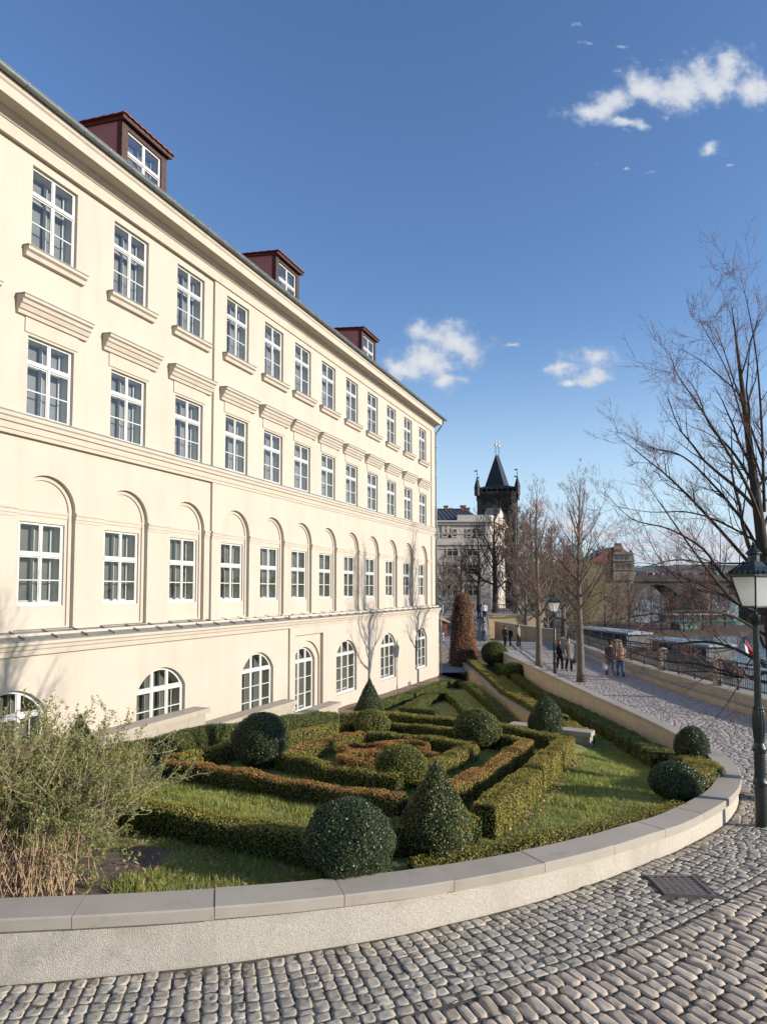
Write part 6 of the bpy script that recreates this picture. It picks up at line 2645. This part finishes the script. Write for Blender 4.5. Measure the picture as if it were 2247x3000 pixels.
def boat(label, p0, p1, w, zr, mroof, cabin=True, group='boats moored along the quay'):
    A, B = Vector(p0), Vector(p1)
    A.z = B.z = -7.6
    d = (B - A).normalized()
    n = Vector((d.y, -d.x, 0)) * (w / 2)
    L = (B - A).length
    u = Vector((0, 0, 1))
    root = thing('river_boat', label, 'boat', tuple((A + B) / 2), group)
    b = MB()
    st = [(0, .75), (.06, .95), (.5, 1), (.85, .9), (1.0, .12)]
    V = []
    for f, k in st:
        c = A.lerp(B, f)
        V += [c - n * k * .8 - u * .4, c + n * k * .8 - u * .4, c + n * k + u * 1.0, c - n * k + u * 1.0]
    F_ = []
    for i in range(len(st) - 1):
        for k in range(4):
            F_.append((i * 4 + k, i * 4 + (k + 1) % 4, (i + 1) * 4 + (k + 1) % 4, (i + 1) * 4 + k))
    F_ += [(0, 1, 2, 3), tuple(len(V) - 4 + k for k in (3, 2, 1, 0))]
    b.add(V, F_)
    b.build('hull', 'boat_green', root)
    c0, c1 = A.lerp(B, .08), A.lerp(B, .84)
    k = .78
    if cabin:
        b = MB()
        P = [c0 - n * k, c0 + n * k, c1 + n * k, c1 - n * k]
        b.box8([p + u * 1.0 for p in P] + [p + u * (zr - .3) for p in P])
        b.build('cabin', 'boat_cabin', root)
        for s_ in (-1, 1):
            f = MB()
            m = max(3, int(L / 2))
            for i in range(m):
                q0, q1 = c0.lerp(c1, (i + .12) / m) + n * s_ * (k + .012), c0.lerp(c1, (i + .88) / m) + n * s_ * (k + .012)
                f.quad(q0 + u * 1.3, q1 + u * 1.3, q1 + u * (zr - .5), q0 + u * (zr - .5))
            f.build('window_band', 'dark_pane', root)
    b = MB()
    k = .95
    P = [c0 - n * k - d * .4, c0 + n * k - d * .4, c1 + n * k + d * .4, c1 - n * k + d * .4]
    b.box8([p + u * (zr - .28) for p in P] + [p + u * (zr - .1) for p in P])
    Pm = [c0 - n * .3, c0 + n * .3, c1 + n * .3, c1 - n * .3]
    b.box8([p + u * (zr - .098) for p in P] + [p + u * (zr + .08) for p in Pm])
    for i in range(5):
        q = c0.lerp(c1, i / 4)
        for s_ in (-1, 1):
            b.tube([q + n * s_ * .9 + u * .9, q + n * s_ * .9 + u * (zr - .25)], .05, 4)
    b.build('roof', mroof, root)
    return root


boat('long river boat with a whitish roof, farther of two moored behind the railing', atz(1712, 1836, -4.9), atz(1905, 1856, -4.9), 3.4, 2.75, 'boat_white')
boat('long river boat with pale blue-green roof, nearer of two moored behind the railing', atz(1925, 1866, -5.0), atz(2150, 1890, -5.0), 3.4, 2.6, 'boat_roof')
boat('small dark green boat with a cover, out on the water beyond the moored boats', atz(1975, 1858, -7.6), atz(2045, 1856, -7.6), 2.2, 1.9, 'boat_green', cabin=True)
boat('far white excursion boat under the arch of the bridge', (58, 139, 0), (78, 141, 0), 4, 2.6, 'boat_white')

# flag on a pole at the stern of a boat
fpz = atY(2186, 1910, 58.0)
rt = thing('boat_flag', 'red, white and blue flag on a slanting pole, left of the lamp post', 'flag', (fpz.x, fpz.y, -6.6))
b = MB()
b.tube([(fpz.x + .1, fpz.y, -7.0), (fpz.x - .35, fpz.y, -3.8)], .03, 5)
b.build('pole', 'boat_white', rt)
top = Vector((fpz.x - .33, fpz.y, -3.95))
for nm, m, w0, w1 in (('white_band', 'flag_white', .0, .42), ('red_band', 'flag_red', .42, .9)):
    b = MB()
    n = 8
    V = []
    for i in range(n + 1):
        f = i / n
        z = top.z - f * 1.75
        for wv in (w0, w1):
            V.append((top.x + f * .25 + wv * (.35 + .65 * f) * .95, top.y + .10 * math.sin(f * 7 + wv * 5), z - wv * .25))
    for s_ in (0,):
        b.add(V, [(i * 2, i * 2 + 1, i * 2 + 3, i * 2 + 2) for i in range(n)])
    o = b.build(nm, m, rt)
    md = o.modifiers.new('thick', 'SOLIDIFY')
    md.thickness = .01
b = MB()
b.add([(top.x, top.y - .03, top.z), (top.x + .02, top.y - .03, top.z - .85), (top.x + .36, top.y - .02, top.z - .55), (top.x, top.y - .012, top.z), (top.x + .02, top.y - .012, top.z - .85), (top.x + .36, top.y - .008, top.z - .55)], [(0, 1, 2), (3, 5, 4), (0, 2, 5, 3), (0, 3, 4, 1), (1, 4, 5, 2)])
b.build('blue_wedge', 'flag_blue', rt)

# ------------------------------------------------------------------ background trees: a few kinds, copied
protos = {}


def bg_tree(kind, label, x, y, z, H, group, rot=0.0):
    key = kind
    if key not in protos:
        kw = dict(dense=dict(r0=.28, fork=.14, nmain=26, spread=.46, up=.6, sub=11, twigs=6, rmin=.016), dark=dict(r0=.30, fork=.22, nmain=18, spread=.55, up=.55, sub=10, twigs=5, rmin=.013),
                  thicket=dict(r0=.16, fork=.05, nmain=26, spread=.6, up=.45, sub=10, twigs=6, rmin=.016))[kind]
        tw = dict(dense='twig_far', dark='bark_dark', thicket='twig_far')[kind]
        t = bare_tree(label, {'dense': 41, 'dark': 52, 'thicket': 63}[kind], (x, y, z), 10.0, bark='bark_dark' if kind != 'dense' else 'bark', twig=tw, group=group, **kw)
        protos[key] = t
    else:
        t = copy_tree(protos[key])
        t['label'] = label
        t['group'] = group
        t.location = (x, y, z)
    t.scale = (H / 10, H / 10, H / 10)
    t.rotation_euler = (0, 0, rot)
    return t


GT = 'bare trees around the far end of the path'
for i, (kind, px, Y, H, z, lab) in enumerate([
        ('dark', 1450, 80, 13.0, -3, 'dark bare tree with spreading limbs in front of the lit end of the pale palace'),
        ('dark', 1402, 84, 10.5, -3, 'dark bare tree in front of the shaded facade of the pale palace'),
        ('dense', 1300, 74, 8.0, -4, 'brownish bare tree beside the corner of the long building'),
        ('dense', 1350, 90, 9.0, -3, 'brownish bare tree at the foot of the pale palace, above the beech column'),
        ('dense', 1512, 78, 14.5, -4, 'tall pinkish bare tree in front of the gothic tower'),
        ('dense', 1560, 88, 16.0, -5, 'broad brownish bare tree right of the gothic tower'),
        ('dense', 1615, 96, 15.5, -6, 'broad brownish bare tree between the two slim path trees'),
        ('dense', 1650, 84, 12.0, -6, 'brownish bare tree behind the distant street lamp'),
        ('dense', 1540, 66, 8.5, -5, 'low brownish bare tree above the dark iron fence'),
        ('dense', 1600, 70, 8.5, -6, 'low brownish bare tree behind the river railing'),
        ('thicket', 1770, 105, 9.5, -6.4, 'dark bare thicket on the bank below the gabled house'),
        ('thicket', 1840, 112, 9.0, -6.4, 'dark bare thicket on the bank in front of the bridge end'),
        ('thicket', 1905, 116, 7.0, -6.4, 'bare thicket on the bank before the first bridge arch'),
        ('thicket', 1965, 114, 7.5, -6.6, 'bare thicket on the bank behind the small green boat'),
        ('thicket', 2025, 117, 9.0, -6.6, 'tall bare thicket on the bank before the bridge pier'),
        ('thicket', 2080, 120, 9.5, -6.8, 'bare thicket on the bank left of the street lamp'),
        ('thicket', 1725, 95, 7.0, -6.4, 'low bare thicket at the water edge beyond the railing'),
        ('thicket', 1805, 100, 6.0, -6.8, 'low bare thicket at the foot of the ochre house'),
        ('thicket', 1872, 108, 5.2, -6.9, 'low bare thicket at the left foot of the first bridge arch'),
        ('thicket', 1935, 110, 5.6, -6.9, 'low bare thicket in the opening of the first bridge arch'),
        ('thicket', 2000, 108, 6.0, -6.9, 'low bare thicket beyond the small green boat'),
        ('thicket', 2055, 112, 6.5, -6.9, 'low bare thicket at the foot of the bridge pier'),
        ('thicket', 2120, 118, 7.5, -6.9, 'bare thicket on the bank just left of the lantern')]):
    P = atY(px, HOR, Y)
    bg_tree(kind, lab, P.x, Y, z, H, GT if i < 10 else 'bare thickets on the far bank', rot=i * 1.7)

# yellow-green willow
wx = atY(1690, HOR, 92)
rt = thing('willow', 'rounded yellow-green willow glowing behind the two slim path trees', 'tree', (wx.x, 92, -6.4))
P_, T_ = MB(), MB()
grow(P_, T_, 77, (wx.x, 92, -6.4), 9.0, r0=.3, fork=.2, nmain=14, spread=.4, sub=6, twigs=3, rmin=.012)
P_.build('trunk', 'bark_dark', rt, smooth=True)
pts = []
R2 = np.random.default_rng(8)
while len(pts) < 24000:
    p = R2.normal(0, 1, 3)
    p /= np.linalg.norm(p)
    r = R2.uniform(.35, 1) ** .6
    q = p * r * np.array([4.4, 4.0, 5.2])
    if math.sin(q[0] * 1.7 + 1) * math.sin(q[1] * 1.9) * math.sin(q[2] * 1.3 + 2) > -.25:
        pts.append(q + np.array([wx.x, 92, -.4]))
pts = np.array(pts)
lv = leaves(pts, np.tile([.6, -.6, .3], (len(pts), 1)), .075, 1.0, .35)
np_mesh('crown', lv, 4, ['willow_leaf'], root=rt)
# ------------------------------------------------------------------ people


def person(label, x, y, z, face, H=1.75, coat=None, coat_hem=.80, trousers=(.02, .02, .025), hair=(.03, .02, .015), hair_len=.0, stride=.2, shoes=(.02, .02, .02), arm=(0, 0), glasses=False, scarf=None, bag_hand=None, group=None, skirt=False, collar=None):
    """figure facing angle `face` (0 = towards the camera, pi = away)"""
    k = H / 1.75
    root = thing('person', label, 'person', (x, y, z), group)
    rot = Matrix.Rotation(face, 3, 'Z')

    def W(p):
        q = rot @ (Vector(p) * k)
        return (q.x, q.y, q.z)
    V, E, Rd = [], [], []

    def add(p, r, parent=None):
        V.append(W(p))
        Rd.append(r * k)
        if parent is not None:
            E.append((parent, len(V) - 1))
        return len(V) - 1
    pel = add((0, 0, .94), .125)
    sp = add((0, 0, 1.12), .115, pel)
    ch = add((0, .005, 1.32), .135, sp)
    nk = add((0, .01, 1.47), .055, ch)
    hd0 = add((0, 0, 1.555), .070, nk)
    hd1 = add((0, -.005, 1.63), .083, hd0)
    add((0, 0, 1.715), .055, hd1)
    add((0, -.095, 1.60), .014, hd1)
    for s in (-1, 1):
        a = stride * s
        hip = add((.09 * s, 0, .90), .088, pel)
        kn = add((.095 * s, -.06 - a * .45, .50), .058, hip)
        an = add((.095 * s, -a + .02, .10), .040, kn)
        add((.11 * s, -a - .13, .035), .034, an)
        sh = add((.185 * s, .01, 1.40), .058, ch)
        aa = -stride * s * .9 + arm[0 if s < 0 else 1]
        el = add((.235 * s, .03 - aa * .35, 1.13), .042, sh)
        wr = add((.235 * s, -.06 - aa * .8, .90 + abs(aa) * .1), .028, el)
        pm = add((.235 * s, -.085 - aa * .9, .835 + abs(aa) * .1), .026, wr)
        hx, hy, hz = .235 * s, -.085 - aa * .9, .835 + abs(aa) * .1
        for i, (dx, L) in enumerate(((-.024, .062), (-.008, .072), (.008, .067), (.022, .052))):
            f1 = add((hx + .004 * s, hy + dx * .9, hz - .045), .0095, pm)
            add((hx - .012 * s, hy + dx * .9 - .004, hz - .045 - L * .55), .008, f1)
        t1 = add((hx - .016 * s, hy - .035, hz - .008), .011, pm)
        add((hx - .02 * s, hy - .05, hz - .05), .009, t1)
    me = bpy.data.meshes.new('body')
    me.from_pydata(V, E, [])
    o = bpy.data.objects.new('body', me)
    COL.objects.link(o)
    o.parent = root
    md = o.modifiers.new('skin', 'SKIN')
    sv_ = me.skin_vertices[0].data
    for i, r in enumerate(Rd):
        sv_[i].radius = (r, r)
        sv_[i].use_root = (i == 0)
    md.use_smooth_shade = True
    o.modifiers.new('sub', 'SUBSURF').levels = 1
    o.modifiers['sub'].render_levels = 1
    me.materials.append(MATS['skin'])

    def G(p):
        q = W(p)
        return Vector((q[0] + x, q[1] + y, q[2] + z))

    def loft(b, rings, n=14):
        o_ = len(b.v)
        for (cx, cy, cz, rx, ry) in rings:
            for i in range(n):
                a = 2 * math.pi * i / n
                q = G((cx + rx * math.cos(a), cy + ry * math.sin(a), cz))
                b.v.append(tuple(q))
        for i in range(len(rings) - 1):
            for j in range(n):
                j2 = (j + 1) % n
                b.f.append((o_ + i * n + j, o_ + i * n + j2, o_ + (i + 1) * n + j2, o_ + (i + 1) * n + j))
                b.m.append(0)
        b.f.append(tuple(o_ + j for j in reversed(range(n))))
        b.f.append(tuple(o_ + (len(rings) - 1) * n + j for j in range(n)))
        b.m += [0, 0]
    # trousers
    cid = 'cloth_%03d' % len([m for m in MATS if m.startswith('cloth_')])
    b = MB()
    loft(b, [(0, 0, 1.0, .15, .115), (0, 0, .90, .175, .13), (0, 0, .80, .18, .125)])
    for s in (-1, 1):
        a = stride * s
        b.tube([G((.09 * s, 0, .90)), G((.093 * s, -.03 - a * .2, .70)), G((.096 * s, -.06 - a * .45, .50)), G((.096 * s, -.02 - a * .75, .28)), G((.096 * s, -a + .02, .07))], [.105 * k, .095 * k, .078 * k, .070 * k, .072 * k], 10)
    b.build('trousers', cloth(cid + 't', trousers), root, smooth=True)
    for s in (-1, 1):
        a = stride * s
        b = MB()
        c = G((.10 * s, -a + .03, .05))
        t = G((.115 * s, -a - .16, .03))
        b.tube([c + Vector((0, 0, .01)), c.lerp(t, .35), c.lerp(t, .75), t], [.044 * k, .046 * k, .043 * k, .022 * k], 8)
        b.build('shoe', cloth(cid + 's', shoes), root, smooth=True)
    # coat with sleeves
    b = MB()
    hem = coat_hem
    rings = [(0, .01, 1.475, .075, .07), (0, .01, 1.44, .15, .09), (0, .01, 1.39, .215, .125), (0, .005, 1.25, .205, .145), (0, 0, 1.08, .18, .135), (0, 0, .95, .195, .15)]
    zz = .95
    while zz > hem + .02:
        zz = max(hem, zz - .12)
        f = (.95 - zz)
        rings.append((.0, -.0, zz, .20 + f * .10, .155 + f * .12 + abs(stride) * f * .25))
    loft(b, rings[::-1])
    for s in (-1, 1):
        aa = -stride * s * .9 + arm[0 if s < 0 else 1]
        b.tube([G((.165 * s, .01, 1.42)), G((.215 * s, .015, 1.33)), G((.240 * s, .03 - aa * .35, 1.13)), G((.238 * s, -.02 - aa * .6, 1.0)), G((.236 * s, -.055 - aa * .78, .905 + abs(aa) * .1))], [.075 * k, .072 * k, .060 * k, .055 * k, .050 * k], 10)
    b.build('coat', cloth(cid + 'c', coat), root, smooth=True)
    if scarf:
        b = MB()
        loft(b, [(0, 0, 1.43, .085, .09), (0, -.01, 1.49, .088, .088), (0, 0, 1.535, .068, .07)])
        b.box8([tuple(G(p)) for p in ((-.05, -.16, 1.14), (.03, -.16, 1.14), (.03, -.13, 1.14), (-.05, -.13, 1.14), (-.05, -.10, 1.47), (.04, -.10, 1.47), (.04, -.07, 1.47), (-.05, -.07, 1.47))])
        b.build('scarf', cloth(cid + 'f', scarf), root, smooth=True)
    # hair: cap over crown and back, longer when asked
    b = MB()
    n, rows = 14, []
    for i, (zr, rr) in enumerate(((1.745, .015), (1.735, .06), (1.71, .086), (1.67, .098), (1.63, .099), (1.585 - hair_len * .4, .094 + hair_len * .1), (1.56 - hair_len, .085 + hair_len * .15))):
        row = []
        for j in range(n):
            a = 2 * math.pi * j / n
            fy = math.sin(a)
            open_ = (i >= 3 and fy < -.45)
            r = rr * (.72 if open_ else 1)
            row.append(tuple(G((r * math.cos(a), .014 + r * fy, zr + (.0 if not open_ else (1.68 - zr) * .9)))))
        rows.append(row)
    b.add([p for r in rows for p in r], [(i * n + j, i * n + (j + 1) % n, (i + 1) * n + (j + 1) % n, (i + 1) * n + j) for i in range(len(rows) - 1) for j in range(n)] + [tuple(range(n))])
    b.build('hair', cloth(cid + 'h', hair), root, smooth=True)
    b = MB()
    for s in (-1, 1):
        c = G((.034 * s, -.078, 1.64))
        if glasses:
            b.lathe([(.004, -.02), (.024, -.012), (.024, .012), (.004, .02)], tuple(c), 8)
        else:
            b.lathe([(.002, -.009), (.011, 0), (.002, .009)], tuple(c), 6)
    b.build('sunglasses' if glasses else 'eyes', 'iron_black', root)
    hand = G((.235, -.085 - (-stride * .9 + arm[1]) * .9, .79))
    handl = G((-.235, -.085 - (stride * .9 + arm[0]) * .9, .79))
    return root, handl, hand


def held_bag(name, label, p, m, w=.30, h=.26, d=.09, strap=.2):
    root = thing(name, label, 'bag', (p.x, p.y, p.z - strap - h))
    b = MB()
    z0, z1 = p.z - strap - h, p.z - strap
    o = []
    for i, (z, kx, ky) in enumerate(((z0, .85, .8), (z0 + h * .3, 1.0, 1.15), (z0 + h * .75, .92, .9), (z1, .8, .35))):
        for a in range(12):
            t = 2 * math.pi * a / 12
            cx = math.copysign(abs(math.cos(t)) ** .6, math.cos(t))
            cy = math.copysign(abs(math.sin(t)) ** .6, math.sin(t))
            o.append((p.x + cx * w / 2 * kx, p.y + cy * d * ky, z))
    b.add(o, [(i * 12 + a, i * 12 + (a + 1) % 12, (i + 1) * 12 + (a + 1) % 12, (i + 1) * 12 + a) for i in range(3) for a in range(12)] + [tuple(reversed(range(12))), tuple(36 + a for a in range(12))])
    b.build('bag_body', m, root, smooth=True)
    b = MB()
    b.tube([Vector((p.x - w * .25, p.y, z1 - .02)), Vector((p.x - w * .15, p.y, p.z - .02)), Vector((p.x, p.y, p.z + .015)), Vector((p.x + w * .15, p.y, p.z - .02)), Vector((p.x + w * .25, p.y, z1 - .02))], .011, 6)
    b.build('handle', m, root)


def onroad(px, py, dz=0):
    """point of the path under a pixel of the photograph"""
    Y = 20.0
    for _ in range(60):
        z = road_z(0, Y)
        p = atz(px, py, z)
        Y = .5 * Y + .5 * p.y
    return Vector((p.x, p.y, road_z(0, p.y) + .012 + dz))


p = onroad(1639, 1964)
_, hl, hr = person('woman in black coat and trousers with sunglasses and dark red scarf, walking towards the camera', p.x, p.y, p.z, .15, 1.64, (.012, .012, .014), .72, (.012, .012, .014), (.06, .025, .015), .06, .16, (.5, .5, .48), glasses=True, scarf=(.07, .015, .015), group='walkers on the path')
held_bag('hand_bag', 'small dark red handbag held by the woman in sunglasses', hr, cloth('cloth_wine', (.10, .02, .02)), .24, .16, .06, .06)
p = onroad(1666, 1966)
_, hl, hr = person('man in a long grey-green raincoat, walking towards the camera beside the woman in black', p.x, p.y, p.z, .05, 1.80, (.15, .14, .105), .62, (.015, .015, .02), (.10, .05, .03), 0, .14, (.015, .015, .015), group='walkers on the path')
held_bag('brief_bag', 'black bag hanging from the hand of the man in the raincoat', hr, cloth('cloth_blackbag', (.012, .012, .013)), .32, .30, .08, .12)
p = onroad(1789, 1985)
_, hl, hr = person('man in black leather jacket and blue jeans seen from behind, carrying a white bag', p.x, p.y, p.z, math.pi + .1, 1.78, (.016, .014, .014), .86, (.055, .075, .13), (.05, .03, .02), 0, .24, (.55, .53, .5), arm=(.1, .18), group='walkers on the path')
held_bag('carrier_bag', 'white carrier bag in the hand of the man in the leather jacket', hr, 'boat_white', .34, .36, .07, .14)
p = onroad(1817, 1983)
person('woman in tan jacket and blue jeans seen from behind, beside the man in leather', p.x, p.y, p.z, math.pi - .1, 1.70, (.36, .22, .14), .84, (.07, .11, .2), (.32, .17, .08), .10, .18, (.06, .04, .03), group='walkers on the path')
for lab, px, py, face, H, coat, hem, tr, st, hl in (
        ('standing person in dark brown jacket and black trousers, leftmost of the group of three', 1479, 1894, 2.2, 1.72, (.055, .04, .03), .80, (.012, .012, .012), .05, 0),
        ('shorter person in black with a shoulder bag, in the middle of the group of three', 1495, 1893, -1.2, 1.58, (.016, .016, .018), .75, (.03, .03, .035), .12, .05),
        ('tall man in light brown jacket and black trousers, rightmost of the group of three', 1519, 1894, 1.0, 1.80, (.22, .16, .11), .84, (.012, .012, .014), .08, 0)):
    p = onroad(px, py)
    p = Vector((p.x, p.y, road_z(0, p.y) + .012))
    person(lab, p.x, p.y, p.z, face, H, coat, hem, tr, (.06, .035, .02), hl, st, group='group standing where the path ends')


def far_person(lab, px, Y, z, face, H, coat, hem, tr, st, hair=(.06, .04, .02), sh=(.03, .03, .03)):
    P = atY(px, HOR, Y)
    person(lab, P.x, Y, z, face, H, coat, hem, tr, hair, .03, st, sh, group='people on the upper walkway')


rz = lambda Y: lerp(-4.67, PZ, max(0, min(1, (Y - 57.9) / 8.1)))
far_person('woman in olive parka and boots walking uphill, seen from behind', 1391, 59.5, rz(59.5), math.pi, 1.66, (.09, .09, .055), .62, (.03, .028, .02), .12)
far_person('man in pale patterned jacket and jeans striding uphill beside the olive parka', 1417, 58.6, rz(58.6), math.pi - .4, 1.76, (.34, .29, .23), .84, (.06, .10, .19), .32)
far_person('person in a white jacket on the upper walkway', 1418, 65.2, rz(65.2), math.pi - .3, 1.70, (.72, .71, .70), .88, (.02, .02, .02), .2)
far_person('person in black jacket just left of the white jacket on the walkway', 1403, 65.6, rz(65.6), math.pi, 1.74, (.02, .02, .03), .85, (.03, .03, .05), .1)
far_person('grey haired person in dark olive coat at the edge of the beech column', 1379, 66.5, PZ, math.pi, 1.70, (.10, .085, .06), .70, (.03, .03, .05), .1, hair=(.4, .38, .35))
far_person('person in light beige top near the gate pillar on the upper terrace', 1373, 70, PZ, .4, 1.7, (.5, .42, .32), .88, (.04, .04, .05), .1)
far_person('person in dark jacket and pale jeans half hidden by the corner of the long building', 1292, 55, -4.45, .3, 1.76, (.03, .035, .05), .85, (.3, .36, .45), .12)
